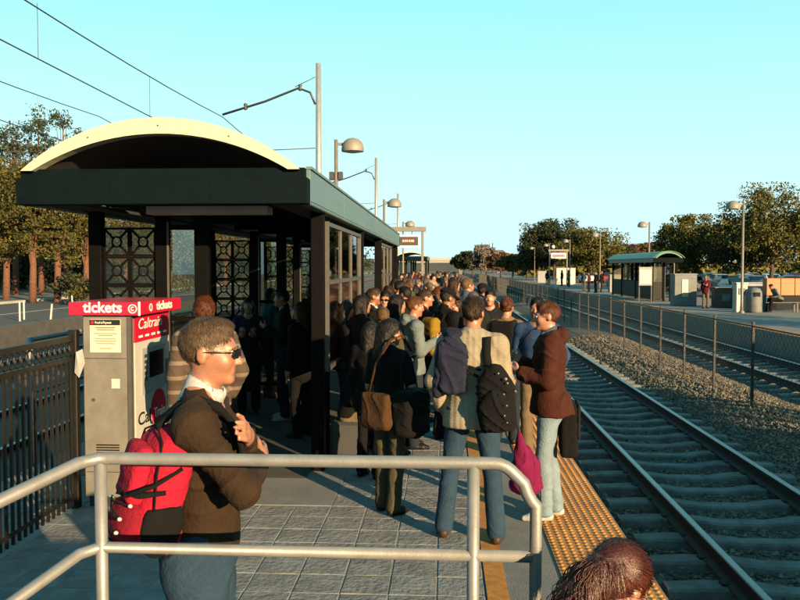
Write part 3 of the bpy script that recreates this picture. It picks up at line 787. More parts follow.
# black ornamental fence beside the ticket machine
FX = -3.12; fz = 1.47; F0, F1 = 2.4, 6.62
fe = tag(empty('ornamental_fence', (FX, F0, 0)), 'black iron picket fence with a band of rings running to the ticket machine', 'fence')
FL = F1-F0
for z, h in ((fz-.02, .045), (fz-.19, .035), (.12, .035)): MB().bar((0, 0, z), (0, FL, z), .04, h).build('rail', M['fence_black'], fe)
for y in (0, FL/2, FL-.03):
    po = MB().box(-.035, y-.035, 0, .035, y+.035, fz+.05, ch=.006).build('post', M['fence_black'], fe)
pk = MB().box(-.010, -.010, .03, .010, .010, fz-.2).mesh('picket', M['fence_black'])
rg = MB().tube([(0, .055*math.cos(a*math.pi/7), .055*math.sin(a*math.pi/7)) for a in range(15)], .009, 6, cap=False).mesh('ring', M['fence_black'])
n = int(FL/.085)
for i in range(1, n):
    link('picket', pk, fe, (0, i*FL/n, 0)); link('ring', rg, fe, (0, (i+.5)*FL/n-.02, fz-.107))
mb = MB(); vs = [(0, 0, 0), (.0, .09, .03), (.02, .12, -.12), (.01, .05, -.28), (-.01, -.01, -.22), (.03, .02, -.1)]
fl = mb.add(vs, [(0, 5, 1), (1, 5, 2), (2, 5, 3), (3, 5, 4), (4, 5, 0)]).build('paper_flyer', M['pale_grey'], None, (FX+.06, F1-.12, 1.34)); fl.rotation_euler = (0, .15, -.9); fl.scale = (.6, .6, .8)
sm = fl.modifiers.new('thick', 'SOLIDIFY'); sm.thickness = .002
tag(fl, 'crumpled white paper flyer stuck to the end of the black fence', 'flyer')

# ------------------------------------------------------------------ lettering
def text(s, size, m, parent, loc, rot, name='lettering', sx=1., bold=0., ext=.001, shear=0.):
    cu = bpy.data.curves.new('t', 'FONT'); cu.body = s; cu.size = size; cu.extrude = ext; cu.offset = bold; cu.shear = shear; cu.resolution_u = 4
    o = bpy.data.objects.new('t', cu); COL.objects.link(o)
    dg = bpy.context.evaluated_depsgraph_get(); me = bpy.data.meshes.new_from_object(o.evaluated_get(dg))
    bpy.data.objects.remove(o); me.materials.clear(); me.materials.append(m)
    q = link(name, me, parent, loc); q.rotation_euler = rot; q.scale = (sx, 1, 1); return q
def disc_c(name, r, m, parent, loc, axis, n=20, th=.003, ry=None):
    mb = MB(); ry = ry or r
    pts = [(r*math.cos(2*math.pi*k/n), ry*math.sin(2*math.pi*k/n)) for k in range(n)]
    mb.prism(pts, axis, 0, th)
    return mb.build(name, m, parent, loc)
def ring_flat(name, r0, r1, m, parent, loc, axis, a0=0, a1=360, n=20, th=.003):
    mb = MB(); full = a1-a0 >= 360
    for k in range(n):
        aa, ab_ = R(a0+(a1-a0)*k/n), R(a0+(a1-a0)*(k+1)/n)
        mb.prism([(r0*math.cos(aa), r0*math.sin(aa)), (r1*math.cos(aa), r1*math.sin(aa)), (r1*math.cos(ab_), r1*math.sin(ab_)), (r0*math.cos(ab_), r0*math.sin(ab_))], axis, 0, th)
    return mb.build(name, m, parent, loc)

# ------------------------------------------------------------------ ticket machine
TX0, TX1, TY0, TY1 = -3.05, -2.63, 6.6, 7.55
tmn = tag(empty('ticket_machine', ((TX0+TX1)/2, TY0, .004)), 'tall grey ticket machine with red tickets header at the end of the black fence', 'ticket machine')
w = (TX1-TX0)/2; dep = TY1-TY0
MB().box(-w, 0, .08, w, dep, 1.64, ch=.012).build('cabinet', M['machine'], tmn)
MB().box(-w+.03, .03, 0, w-.03, dep-.03, .08).build('plinth', M['dark_grey'], tmn)
MB().box(w-.03, -.008, .08, w+.004, .035, 1.635).build('corner_trim', M['frame_grey'], tmn)
hd_ = MB().box(-w-.09, -.06, 1.64, w+.10, dep+.05, 1.752, ch=.006).build('header', M['red_sign'], tmn)
MB().box(w+.092, -.066, 1.64, w+.106, -.052, 1.756).build('header_trim', M['sign_white'], hd_)
RX = (R(90), 0, 0); RY = (R(90), 0, R(90))
text('tickets', .125, M['sign_white'], hd_, (-.17, -.0615, 1.668), RX, bold=.003)
ring_flat('logo_ring', .030, .038, M['sign_white'], hd_, (w+.043, -.0645, 1.697), 'y')
ring_flat('logo_letter', .010, .018, M['sign_white'], hd_, (w+.043, -.0645, 1.697), 'y', 45, 315)
text('tickets', .105, M['sign_white'], hd_, (w+.1015, .34, 1.670), RY, bold=.003, sx=1.45)
ring_flat('logo_ring', .024, .034, M['sign_white'], hd_, (w+.1010, .20, 1.697), 'x')
ps = MB().box(-w+.07, -.006, 1.325, w-.085, -.001, 1.605).build('payment_notice', M['paper'], tmn); ps['label'] = 'cream proof of payment notice'
MB().box(-w+.072, -.009, 1.555, w-.087, -.0065, 1.602).build('notice_header', M['sign_black'], ps)
disc_c('notice_logo', .014, M['red_sign'], ps, (-w+.095, -.0125, 1.579), 'y')
text('Proof-of-Payment', .030, M['sign_white'], ps, (-w+.116, -.0098, 1.568), RX, sx=.66, ext=.0005)
for i, (wd, z) in enumerate(((.17, 1.535), (.15, 1.518), (.20, 1.485), (.12, 1.47), (.18, 1.44), (.19, 1.42), (.16, 1.40), (.10, 1.36))):
    MB().box(-.005-wd/2, -.0085, z-.004, -.005+wd/2, -.0065, z+.003).build('print_line', M['red_sign'] if i < 2 else M['print'], ps)
for z in (.30, 1.27): MB().box(-w+.02, -.0025, z, w-.04, -.0008, z+.006).build('panel_seam', M['dark_grey'], tmn)
disc_c('lock', .016, M['frame_grey'], tmn, (-w+.09, -.006, .92), 'y')
for k in range(6): MB().box(-.10, -.004, .42+k*.022, .10, -.0008, .43+k*.022).build('vent_slot', M['screen'], tmn)
MB().box(w-.17, -.004, 1.02, w-.10, -.0008, 1.10).build('sticker', M['paper'], tmn)
fp = MB().box(w, .06, .20, w+.012, dep-.05, 1.40).build('front_panel', M['machine_white'], tmn)
rp = MB().box(w, .06, 1.402, w+.014, dep-.05, 1.625).build('red_panel', M['red_sign'], tmn)
text('Caltrain', .13, M['sign_white'], rp, (w+.0145, .12, 1.51), RY, sx=1.4, ext=.0005, shear=.2)
for i in range(5): MB().box(w+.0142, .14+i*.15, 1.435, w+.016, .14+i*.15+.09, 1.455).build('print_line', M['sign_white'], rp)
bz2 = MB().box(w+.012, .20, .93, w+.022, .76, 1.33).build('screen_bezel', M['pale_grey'], fp)
MB().box(w+.022, .36, 1.06, w+.027, .70, 1.29).build('screen', M['screen'], bz2)
for i in range(5): MB().box(w+.022, .24, 1.05+i*.05, w+.028, .30, 1.08+i*.05).build('button', M['dark_grey'], bz2)
MB().box(w+.012, .80, .95, w+.03, .88, 1.18).build('coin_slot', M['mid_grey'], fp)
disc_c('logo_disc', .19, M['red_sign'], fp, (w+.0125, .60, .76), 'x', ry=.17)
text('Cal', .155, M['sign_black'], fp, (w+.0135, .10, .675), RY, sx=1.5, bold=.002)
text('Train', .125, M['sign_white'], fp, (w+.0165, .48, .68), RY, sx=1.05, bold=.001)

# ------------------------------------------------------------------ shelters
def arc_pts(x0, x1, z0, rise, n=24):
    c = (x1-x0)/2; Rr = (c*c+rise*rise)/(2*rise); cx = (x0+x1)/2; cz = z0+rise-Rr; a = math.asin(c/Rr)
    return [(cx+Rr*math.sin(-a+2*a*k/n), cz+Rr*math.cos(-a+2*a*k/n)) for k in range(n+1)]
mb = MB(); q = .125
for z0, z1, x0, x1 in ((-q-.02, -q, -q-.02, q+.02), (q, q+.02, -q-.02, q+.02)): mb.box(x0, -.015, z0, x1, .015, z1)
mb.box(-q-.02, -.015, -q, -q, .015, q); mb.box(q, -.015, -q, q+.02, .015, q)
for a in (45, 135, 225, 315):
    ca, sa = math.cos(R(a)), math.sin(R(a)); mb.bar((.05*ca, 0, .05*sa), (.175*ca, 0, .175*sa), .02, .02)
for k in range(12):
    a0, a1 = R(30*k), R(30*k+30); mb.bar((.052*math.cos(a0), 0, .052*math.sin(a0)), (.052*math.cos(a1), 0, .052*math.sin(a1)), .016, .016)
lat = mb.mesh('lattice_square', M['black_steel'])
def shelter(loc, L, W, label, screens, panels, detail=True, rim='cream'):
    t = tag(empty('platform_shelter', loc), label, 'shelter', None)
    zb, zt_ = 2.58, 2.885; X0, X1 = 0, W
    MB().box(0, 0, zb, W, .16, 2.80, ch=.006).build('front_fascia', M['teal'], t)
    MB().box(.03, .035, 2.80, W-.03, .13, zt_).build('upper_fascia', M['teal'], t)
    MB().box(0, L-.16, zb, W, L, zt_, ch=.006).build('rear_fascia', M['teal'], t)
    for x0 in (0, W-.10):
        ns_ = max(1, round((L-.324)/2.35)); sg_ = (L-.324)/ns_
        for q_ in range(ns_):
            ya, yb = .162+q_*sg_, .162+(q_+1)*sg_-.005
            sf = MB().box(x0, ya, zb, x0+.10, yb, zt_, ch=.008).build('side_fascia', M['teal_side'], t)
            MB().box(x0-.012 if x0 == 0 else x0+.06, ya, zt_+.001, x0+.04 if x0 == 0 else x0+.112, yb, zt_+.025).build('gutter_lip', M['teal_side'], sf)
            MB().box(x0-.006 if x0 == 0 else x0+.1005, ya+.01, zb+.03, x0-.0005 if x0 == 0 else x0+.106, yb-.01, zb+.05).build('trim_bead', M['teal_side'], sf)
    out = arc_pts(.06, W-.06, zt_-.02, .44); inn = arc_pts(.16, W-.16, zt_-.02, .305)
    n = len(out)
    mb = MB()
    for k in range(n-1): mb.prism([out[k], out[k+1], inn[k+1], inn[k]], 'y', -.03, .10)
    mb.build('arch_rim', M[rim], t)
    if detail:
        mid_ = arc_pts(.11, W-.11, zt_-.02, .372, 8)
        for k in (2, 4, 6): MB().tube([(mid_[k][0], -.036, mid_[k][1]), (mid_[k][0], -.03, mid_[k][1])], .007, 8).build('bolt', M['frame_grey'], t)
        for x in (.06, W*.33, W*.67, W-.06):
            for z in (2.63, 2.75): MB().tube([(x, -.006, z), (x, 0, z)], .008, 8).build('bolt', M['teal'], t)
        for x in (W*.335-.02, W*.665+.02): MB().box(x-.003, -.003, 2.59, x+.003, -.0005, 2.795).build('fascia_seam', M['teal'], t)
    mb = MB(); o2 = arc_pts(.08, W-.08, zt_-.03, .42); i2 = arc_pts(.11, W-.11, zt_-.04, .38)
    for k in range(n-1): mb.prism([o2[k], o2[k+1], i2[k+1], i2[k]], 'y', .101, L-.05, smooth=False)
    mb.build('roof_vault', M['roof_green'], t)
    mb = MB()
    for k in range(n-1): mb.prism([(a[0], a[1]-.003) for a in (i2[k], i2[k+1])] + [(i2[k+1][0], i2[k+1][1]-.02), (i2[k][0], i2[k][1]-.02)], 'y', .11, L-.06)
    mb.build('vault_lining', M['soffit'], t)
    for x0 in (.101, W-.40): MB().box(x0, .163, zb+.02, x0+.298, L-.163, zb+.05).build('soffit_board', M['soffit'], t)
    for i in range(int(L/1.6)):
        MB().box(.40, .9+i*1.6, zb+.05, W-.40, .98+i*1.6, zb+.16).build('cross_beam', M['teal'], t)
    MB().box(.95, .5, zb-.05, W-.45, .72, zb+.02).build('light_fixture', M['fixture'], t)
    xr_ = W-.10; xl_ = .15
    for y in screens:
        for x0 in (xl_-.06, xr_-.075): MB().box(x0, y-.06, 0, x0+.13, y+.06, zb+.02, ch=.008).build('post', M['black_steel'], t)
    for y in screens:
        for x0, x1 in ((xl_+.62, xl_+.75), (xl_+1.02, xl_+1.16)): MB().box(x0, y-.05, 0, x1, y+.05, zb, ch=.006).build('screen_post', M['black_steel'], t)
        if detail:
            for r_ in range(7):
                for c_ in range(2): link('lattice_square', lat, t, (xl_+.07+.15+c_*.272-.01, y, 2.30-r_*.292)).scale = (.93, 1, 1)
        MB().box(xl_+.07, y-.004, 1.29, xl_+.62, y+.004, 2.46).build('glass_pane', M['etched'], t)
        MB().box(xl_+.07, y-.008, .16, xl_+.62, y+.008, 1.286).build('lower_panel', M['panel_dark'], t)
        MB().box(xl_+.75, y-.004, .30, xl_+1.02, y+.004, 2.42).build('glass_pane', M['glass'], t)
        for z in (.26, 1.5, 2.42): MB().box(xl_+.75, y-.02, z, xl_+1.02, y+.02, z+.05).build('screen_rail', M['black_steel'], t)
        MB().box(xl_+.745, y-.058, .2, xl_+.765, y-.052, 2.5).build('edge_trim', M['frame_grey'], t)
    for a_, b_ in zip(screens[:-1], screens[1:]):
        MB().box(xl_-.02, a_+.061, .12, xl_+.02, b_-.061, 1.28).build('low_side_wall', M['panel_dark'], t)
        MB().box(xl_-.03, a_+.061, 1.281, xl_+.03, b_-.061, 1.33).build('side_rail', M['black_steel'], t)
    for y0, y1 in panels:
        wpn = empty('window_wall', (xr_, 0, 0), 0, t)
        f = MB(); e = .045
        f.box(-.03, y0, .93, .03, y0+e, 2.53); f.box(-.03, y1-e, .93, .03, y1, 2.53)
        for z in (.93, 1.86, 2.48): f.box(-.028, y0+e, z, .028, y1-e, z+e)
        f.build('window_frame', M['frame_grey'], wpn)
        for k in range(3):
            a = y0+e+(y1-y0-2*e)*k/3; b_ = y0+e+(y1-y0-2*e)*(k+1)/3
            if k: MB().box(-.024, a-.018, .976, .024, a+.018, 1.859).build('mullion', M['frame_grey'], wpn); MB().box(-.024, a-.018, 1.906, .024, a+.018, 2.479).build('mullion', M['frame_grey'], wpn)
            MB().box(-.004, a+.019, 1.906, .004, b_-.019, 2.479).build('upper_pane', M['glass'], wpn)
            MB().box(-.004, a+.019, .976, .004, b_-.019, 1.859).build('lower_pane', M['brown_glass'], wpn)
        for y in (y0+.02, y1-.065): MB().box(-.025, y, .0, .025, y+e, .93).build('leg', M['black_steel'], wpn)
    return t
SX0, SW, SY0 = -3.66, 2.52, 6.7
SL = 14.4
shelter((SX0, SY0, .004), SL, SW, 'long dark shelter with cream arched roof rim behind the ticket machine', (1.25, 5.2, 8.7, 12.3, 14.1), ((1.75, 5.1), (8.9, 12.2)))
shelter((-3.75, 62, 0), 13, SW, 'distant arched shelter standing beyond the hanging display sign', (1.25, 6, 11), ((1.75, 5.1),), False)
op = shelter((12.3, 47.5, 0), 13, 1.7, 'green roofed glass shelter standing on the opposite platform', (1.0, 5, 9, 12), ((1.5, 4.8), (6, 9)), False, 'roof_green'); op.scale = (1, 1, .9)
mb = MB()
n = 25; o3 = arc_pts(-.06, 1.76, 2.87, .46, 24); i3 = arc_pts(-.02, 1.72, 2.87, .43, 24)
for k in range(24): mb.prism([o3[k], o3[k+1], i3[k+1], i3[k]], 'y', -.1, 13.1)
mb.build('green_canopy', M['roof_green'], op)

shelter((12.3, -7.5, 0), 13, 1.7, 'added green rimmed glass shelter on the opposite platform, out of view, shading the tracks', (1.0, 5, 9, 12), ((1.5, 4.8), (6, 9)), False, 'roof_green')  # extra shelter outside the frame, put here so its shade covers the near track
# ------------------------------------------------------------------ lamps, catenary, signs
def lamp(loc, side, label, H=4.95):
    t = tag(empty('platform_lamp', loc), label, 'lamp post', 'domed lamps along the platforms')
    MB().tube([(0, 0, 0), (0, 0, .5), (0, 0, H)], [.075, .06, .05], 10).build('pole', M['lamp_pole'], t)
    MB().lathe([(.13, 0), (.13, .03), (.07, .12)], (0, 0, 0), 12).build('base', M['lamp_pole'], t)
    MB().bar((0, 0, H-.12), (side*.30, 0, H-.12), .05, .07).build('arm', M['lamp_pole'], t)
    h = MB().lathe([(.30, -.16), (.305, -.10), (.29, .0), (.24, .10), (.15, .17), (.05, .20), (.001, .205)], (side*.45, 0, H-.16), 18).build('lamp_head', M['lamp_head'], t)
    MB().lathe([(.001, -.20), (.15, -.19), (.25, -.165), (.285, -.158)], (side*.45, 0, H-.16), 18).build('lens', M['lamp_glass'], h)
    return t
l1 = lamp((px(336, 21.6), 21.6, 0), 1, 'domed lamp post with small loudspeakers rising just behind the arched shelter roof', pz(140, 21.6))
for sx in (-.12, .12): MB().box(sx-.06, -.08, pz(180, 21.6), sx+.06, .08, pz(172, 21.6), ch=.01).build('loudspeaker', M['dark_grey'], l1)
lamp((px(384, 34.4), 34.4, 0), 1, 'domed lamp post on the near platform short of the hanging display sign')
lamp((px(403, 51), 51, 0), 1, 'domed lamp post on the near platform past the hanging display sign')
nm = ['beside the litter bin and ticket cabinets', 'in front of the green roofed shelter', 'past the far end of the green roofed shelter', 'beside the hanging red sign, nearer the shelter', 'beyond the hanging red sign', 'farthest along the platform, against the dark oak']
for i in range(6):
    D = 36.4+16.2*i; lamp((13.3, D, 0), -1, 'domed lamp post on the opposite platform ' + nm[i])
def cat_pole(D, label, arm=True):
    X = -3.72; t = tag(empty('catenary_pole', (X, D, 0)), label, 'catenary pole', 'catenary poles along the light rail')
    MB().tube([(0, 0, 0), (0, 0, 8.1)], [.11, .075], 12).build('mast', M['galv'], t)
    MB().lathe([(.3, 0), (.3, .05), (.17, .06)], (0, 0, 0), 12).build('base', M['concrete'], t)
    ar = MB().tube([(-.1, 0, 6.9), (-.25, 0, 7.25), (-.6, 0, 7.38), (-1.6, 0, 7.0), (-2.9, 0, 6.62)], .035, 6).build('arm', M['wire'], t)
    MB().tube([(-.1, 0, 7.7), (-.7, 0, 7.42)], .012, 5).build('stay', M['wire'], ar)
    for q in (.55, 2.2): MB().lathe([(.03, -.1), (.07, -.06), (.03, 0), (.07, .06), (.03, .1)], (-q, 0, 7.40 if q < 1 else 6.85), 8).build('insulator', M['dark_grey'], ar)
    MB().tube([(-.1, 0, 5.6), (-2.9, 0, 5.5)], .014, 5).build('steady_arm', M['wire'], t)
    return t
cat_pole(23.9, 'pale steel catenary pole rising behind the arched shelter'); cat_pole(44.5, 'pale steel catenary pole farther along, beside the distant lamp'); cat_pole(66, 'pale steel catenary pole beyond the display sign')
def sag(x, z, y0, y1, s, n=10): return [(x, y0+(y1-y0)*k/n, z-s*4*(k/n)*(1-k/n)) for k in range(n+1)]
for X, zc, zmn, lab in ((-6.62, 5.45, 6.55, 'overhead contact wire line above the nearer light rail track'), (-10.4, 5.5, 6.6, 'overhead contact wire line above the farther light rail track')):
    t = tag(empty('catenary_wire', (X, 23.9, 0)), lab, 'overhead wire')
    mb = MB(); mc = MB()
    for a, b_ in ((-24, 0), (0, 20.6), (20.6, 42), (42, 80)):
        mb.tube(sag(0, zmn, a, b_, .28), .013, 5, cap=False); mc.tube([(0, a, zc), (0, b_, zc)], .012, 5)
    mb.build('messenger_wire', M['wire'], t); mc.build('contact_wire', M['wire'], t)
    md = MB()
    for a in (-17, -11, -6, 5, 10, 15, 26, 31): md.tube([(0, a, zc), (0, a, zmn-.2)], .005, 4)
    md.build('dropper', M['wire'], t)

def hanging_sign(loc, w, label, beam=True):
    t = tag(empty('hanging_sign', loc), label, 'sign')
    for sx in (-1, 1): MB().box(sx*(w/2+.12)-.06, -.06, 0, sx*(w/2+.12)+.06, .06, 4.0, ch=.01).build('post', M['lamp_pole'], t)
    MB().box(-w/2-.3, -.1, 3.82, w/2+.3, .1, 4.05, ch=.01).build('beam', M['lamp_pole'], t)
    f = MB().box(-w/2, -.12, 3.0, w/2, .12, 3.66, ch=.015).build('sign_box', M['sign_white'], t)
    return t, f
t, f = hanging_sign((px(407, 40), 40, 0), 1.30, 'white framed electronic display sign hanging over the crowded platform')
d = MB().box(-.5, -.126, 3.12, .56, -.121, 3.56).build('display', M['dark_grey'], f)
for i, x in enumerate((-.22, -.12, -.02, .10, .20, .28)): MB().box(x, -.130, 3.30, x+.07, -.1265, 3.40).build('led_character', M['led'], d)
for sx in (-.2, .25): MB().tube([(sx, 0, 3.66), (sx, 0, 3.82)], .025, 6).build('hanger', M['lamp_pole'], t)
D = 92
t, f = hanging_sign((px(557, D), D, 0), 1.7, 'white station sign with dark red lettering hanging on the opposite platform')
d = MB().box(-.72, -.126, 3.14, .72, -.121, 3.52).build('sign_face', M['pale_grey'], f)
for i in range(9): MB().box(-.6+i*.135, -.130, 3.26, -.6+i*.135+.08, -.1265, 3.40).build('sign_letter', M['red_sign'], d)
MB().lathe([(.001, .2), (.16, .15), (.2, 0), (.16, -.15), (.001, -.2)], (-.6, 0, 4.35), 10).build('globe_light', M['lamp_glass'], t)

# ------------------------------------------------------------------ fence between the tracks
fn = tag(empty('median_fence', (5.6, 8.6, 0)), 'tall wire mesh fence with steel posts between the two tracks', 'fence')
pmn = MB().box(-.024, -.024, -.62, .024, .024, 1.06, ch=.005).mesh('post', M['post_dark'])
for i in range(58): link('post', pmn, fn, (0, i*2.05, 0)).rotation_euler = (rng.uniform(-.012, .012), rng.uniform(-.012, .012), 0)
for z in (.98, .3, -.40): MB().tube([(0, 0, z), (0, 117, z)], .016 if z > .9 else .007, 5).build('tension_wire', M['fence_wire'], fn)
mb = MB(); st = .15; hgt = 1.36
for i in range(-16, int(60/st)):
    for sg in (1, -1):
        y0 = i*st; a = (0.004*sg, y0 if sg > 0 else y0+hgt, -.39); b_ = (.004*sg, y0+hgt if sg > 0 else y0, -.39+hgt)
        if y0 < 0: continue
        mb.tube([a, b_], .0022, 3, cap=False, smooth=False)
tag(mb.build('wire_mesh', M['fence_wire'], fn), kind='stuff')
mb = MB()
for i in range(int(57/.2)):
    mb.tube([(0, 60+i*.2, -.39), (0, 60+i*.2, .97)], .006, 3, cap=False, smooth=False)
tag(mb.build('wire_mesh', M['fence_wire'], fn), kind='stuff')

# ------------------------------------------------------------------ trees
def tree(label, loc, H, r, leaf, bark, ncl=60, per=80, ls=.22, cz=.62, rz=.38, trunk_r=.18, group=None, lobes=None, seed=0, spread=.16, cat='tree', name='tree', conical=0.):
    rs = np.random.RandomState(seed+101); t = tag(empty(name, loc), label, cat, group)
    cc = np.array([0, 0, H*cz]); R3 = np.array([r, r, H*rz])
    u = rs.normal(size=(ncl, 3)); u /= np.linalg.norm(u, axis=1)[:, None]; rad = rs.rand(ncl)**.45
    P = u*rad[:, None]
    if conical: P[:, :2] *= (1 - conical*np.clip((P[:, 2:3]+1)/2, 0, 1))
    P = cc + P*R3*(.9+.25*rs.rand(ncl, 1))
    mb = MB()
    mb.tube([(0, 0, -.15), (.03*r, 0, H*.25), (-.02*r, .03*r, H*(cz-.1)), (0, 0, H*(cz+rz*.6))], [trunk_r*1.25, trunk_r, trunk_r*.7, trunk_r*.2], 8)
    for k in range(min(ncl, 26)):
        b0 = np.array([0, 0, H*(cz-rz)*(.75)+rs.rand()*H*rz*.9]); e = P[k]
        if e[2] < b0[2]: b0[2] = max(.3*H*(cz-rz), e[2]-.3)
        m = (b0+e)/2 + np.array([0, 0, .06*H])*rs.rand()
        mb.tube([b0, m, e], [trunk_r*.38, trunk_r*.22, trunk_r*.08], 5, cap=False)
    mb.build('trunk', bark, t)
    sg = spread*r*(.6+.8*rs.rand(ncl))
    Q = (P[:, None, :] + np.clip(rs.normal(size=(ncl, per, 3)), -1.5, 1.5)*sg[:, None, None]*np.array([1, 1, .7])).reshape(-1, 3)
    n = len(Q); a = rs.normal(size=(n, 3)); a /= np.linalg.norm(a, axis=1)[:, None]; b_ = np.cross(a, rs.normal(size=(n, 3))); b_ /= np.linalg.norm(b_, axis=1)[:, None]
    s_ = ls*(.5+rs.rand(n, 1)); V = np.stack([Q-a*s_*.5, Q+b_*s_*.28, Q+a*s_*.5, Q-b_*s_*.28], 1).reshape(-1, 3)
    link('crown', np_mesh('crown', V, np.arange(4*n).reshape(-1, 4), leaf, False), t)
    return t
for i, (x, D, H, r, lf, lab, con) in enumerate((
    (22, 50, 9.6, 2.5, 'leaf_gold', 'golden leafed pine with orange trunk between the rust tree and the shelter', .7), (48, 51, 9.2, 2.3, 'leaf_gold', 'golden pine with orange trunk beside the arched shelter', .7),
    (4, 60, 14.0, 2.8, 'leaf_pine', 'tall grey green pine rising behind the rust coloured tree', .55), (31, 62, 15.0, 2.2, 'leaf_pine', 'tall slim grey green pine with a ragged top between two others', .55), (57, 63, 15.4, 2.2, 'leaf_pine', 'tallest ragged grey green pine just clear of the arched roof', .55),
    (78, 56, 9.4, 2.4, 'leaf_gold', 'golden bushy pine partly hidden by the shelter post', .7), (118, 66, 8, 4, 'leaf_gold', 'golden tree seen through the lattice screen of the shelter', .2), (165, 74, 8.5, 4.4, 'leaf_autumn', 'brownish tree seen through the clear pane of the shelter', .2),
    (222, 88, 9, 5, 'leaf_gold', 'golden tree seen through the second lattice screen of the shelter', .2), (262, 104, 9, 5.2, 'leaf_autumn', 'ochre tree seen through the third lattice screen of the shelter', .2), (305, 130, 10, 6, 'leaf_gold', 'olive gold tree seen through the last lattice screen', .2), (-6, 52, 9.6, 2.6, 'leaf_autumn', 'rust coloured tree at the end of the row of pines', .7))):
    tall = lf == 'leaf_pine'
    tree(lab, (px(x, D), D, -.15), H, r, M[lf], M['bark'], 80 if not tall else 44, 170 if not tall else 110, .17 if not tall else .20, .63 if not tall else .70, .37 if not tall else .28, .20, 'trees along the road', seed=i, spread=.13 if not tall else .15, conical=con)
for i, (x, D) in enumerate(((-15, 76), (12, 78), (40, 80), (68, 79), (95, 84), (125, 92), (158, 98), (190, 106), (225, 118), (258, 135), (290, 158), (318, 190))):
    tree(('dense dark green tree behind the golden pines', 'dense dark tree of the belt behind the shelter')[i > 4], (px(x, D), D, -.15), 6.8+.6*(i % 3), .062*D, M['leaf_oak'], M['bark_dark'], 80, 120, .003*D+.03, .47, .46, .2, 'dark tree belt across the road', seed=300+i, spread=.2)
for i in range(3, 9):
    x = (3, 18, 35, 66, 84, 128, 185, 240, 285)[i]; D = (47, 49, 48, 50, 47, 60, 68, 80, 95)[i]
    tree(('low dark green shrub on the road verge under the pines' if i % 2 else 'low olive gold shrub on the road verge under the pines'), (px(x, D), D, -.12), 1.7, 1.5, M['leaf_oak'] if i % 2 else M['leaf_gold'], M['bark_dark'], 16, 70, .2, .5, .5, .05, 'shrubs under the pines', seed=40+i, cat='shrub', name='shrub')
TR = [(552, 132, 9.6, 5.4, 'leaf_oak', 'large dark green oak behind the opposite platform lamps'), (588, 118, 7.7, 5.2, 'leaf_autumn', 'olive brown tree in front of the dark oak'), (540, 138, 7.0, 4.0, 'leaf_oak', 'lower dark green oak leaning out from the large oak'),
      (612, 140, 6.2, 3.6, 'leaf_oak', 'small dark tree just past the green roofed shelter'), (628, 150, 6.4, 4.0, 'leaf_rust', 'bare rust coloured tree above the green roofed shelter'), (648, 150, 6.8, 3.6, 'leaf_autumn', 'ochre tree behind the green roofed shelter'),
      (690, 76, 6.9, 3.3, 'leaf_autumn', 'brown leafed tree standing between the green roofed shelter and the tall lamp'), (762, 64, 8.2, 4.3, 'leaf_autumn', 'broad ochre and green tree behind the orange box'), (735, 68, 6.6, 2.9, 'leaf_oak', 'dark green tree behind the tall lamp by the litter bin'), (815, 66, 7.2, 3.8, 'leaf_autumn', 'ochre tree at the edge past the orange box'),
      (486, 175, 6.6, 3.4, 'blossom', 'pale blossom tree at the far end of the tracks'), (464, 210, 5.6, 3.2, 'leaf_oak', 'dark tree beside the tracks near the far bridge'), (472, 195, 6.0, 3.0, 'leaf_oak', 'dark green tree close beside the pale blossom tree'), (512, 150, 4.6, 2.6, 'leaf_yellow', 'small yellow tree past the pale blossom tree'), (526, 145, 4.8, 2.6, 'leaf_yellow', 'bright yellow tree beside the dark oak'), (500, 160, 5.0, 2.6, 'leaf_rust', 'rust tree beside the pale blossom tree')]
for i, (x, D, H, r, lf, lab) in enumerate(TR):
    tree(lab, (px(x, D), D, -.12), H, r, M[lf], M['bark_dark'], 100 if r > 2.8 else 45, 190, .0021*D+.06, .64, .34, .16, 'trees beyond the opposite platform', seed=70+i, spread=.125)
for i in range(4, 5): tree('added broad ochre tree out of view, shading the opposite platform', (20.5+1.2*(i % 2), -6+6.6*i, -.12), 6.4+.5*(i % 3), 3.4, M['leaf_autumn'], M['bark_dark'], 70, 110, .22, .58, .40, .16, 'added shade trees beside the opposite platform', seed=200+i)  # off-frame tree added for the shade it casts across the opposite platform
hm = MB(); ks = 40
hx = [-700+1500*k/ks for k in range(ks+1)]; hz = [4+3*math.sin(k*.9)+4*math.sin(k*.37+1)+3*rng.random() for k in range(ks+1)]
hm.add([(x, 620, -1) for x in hx]+[(x, 660, max(2, z)) for x, z in zip(hx, hz)]+[(x, 760, -1) for x in hx], [(k, k+1, ks+2+k, ks+1+k) for k in range(ks)]+[(ks+1+k, ks+2+k, 2*ks+3+k, 2*ks+2+k) for k in range(ks)], 0, True)
struct(hm, 'hills', mat('hill', (.018, .026, .018), 1., scale=.05, col2=(.06, .055, .035), detail=8))
# hedge line along the far side of the car park, one mass
rs = np.random.RandomState(5); n = 9000
hxp = np.stack([20+150*rs.rand(n), 190+25*rs.rand(n), 3.0*rs.rand(n)**1.3*(1+.5*np.sin(np.arange(n)*.01))], 1); a = rs.normal(size=(n, 3))*.6; b_ = rs.normal(size=(n, 3))*.4
tag(link('far_hedge', np_mesh('far_hedge', np.stack([hxp-a, hxp+b_, hxp+a, hxp-b_], 1).reshape(-1, 3), np.arange(4*n).reshape(-1, 4), M['leaf_autumn'], False)), 'far brown and green tree belt behind the car park', 'tree belt', None, 'stuff')

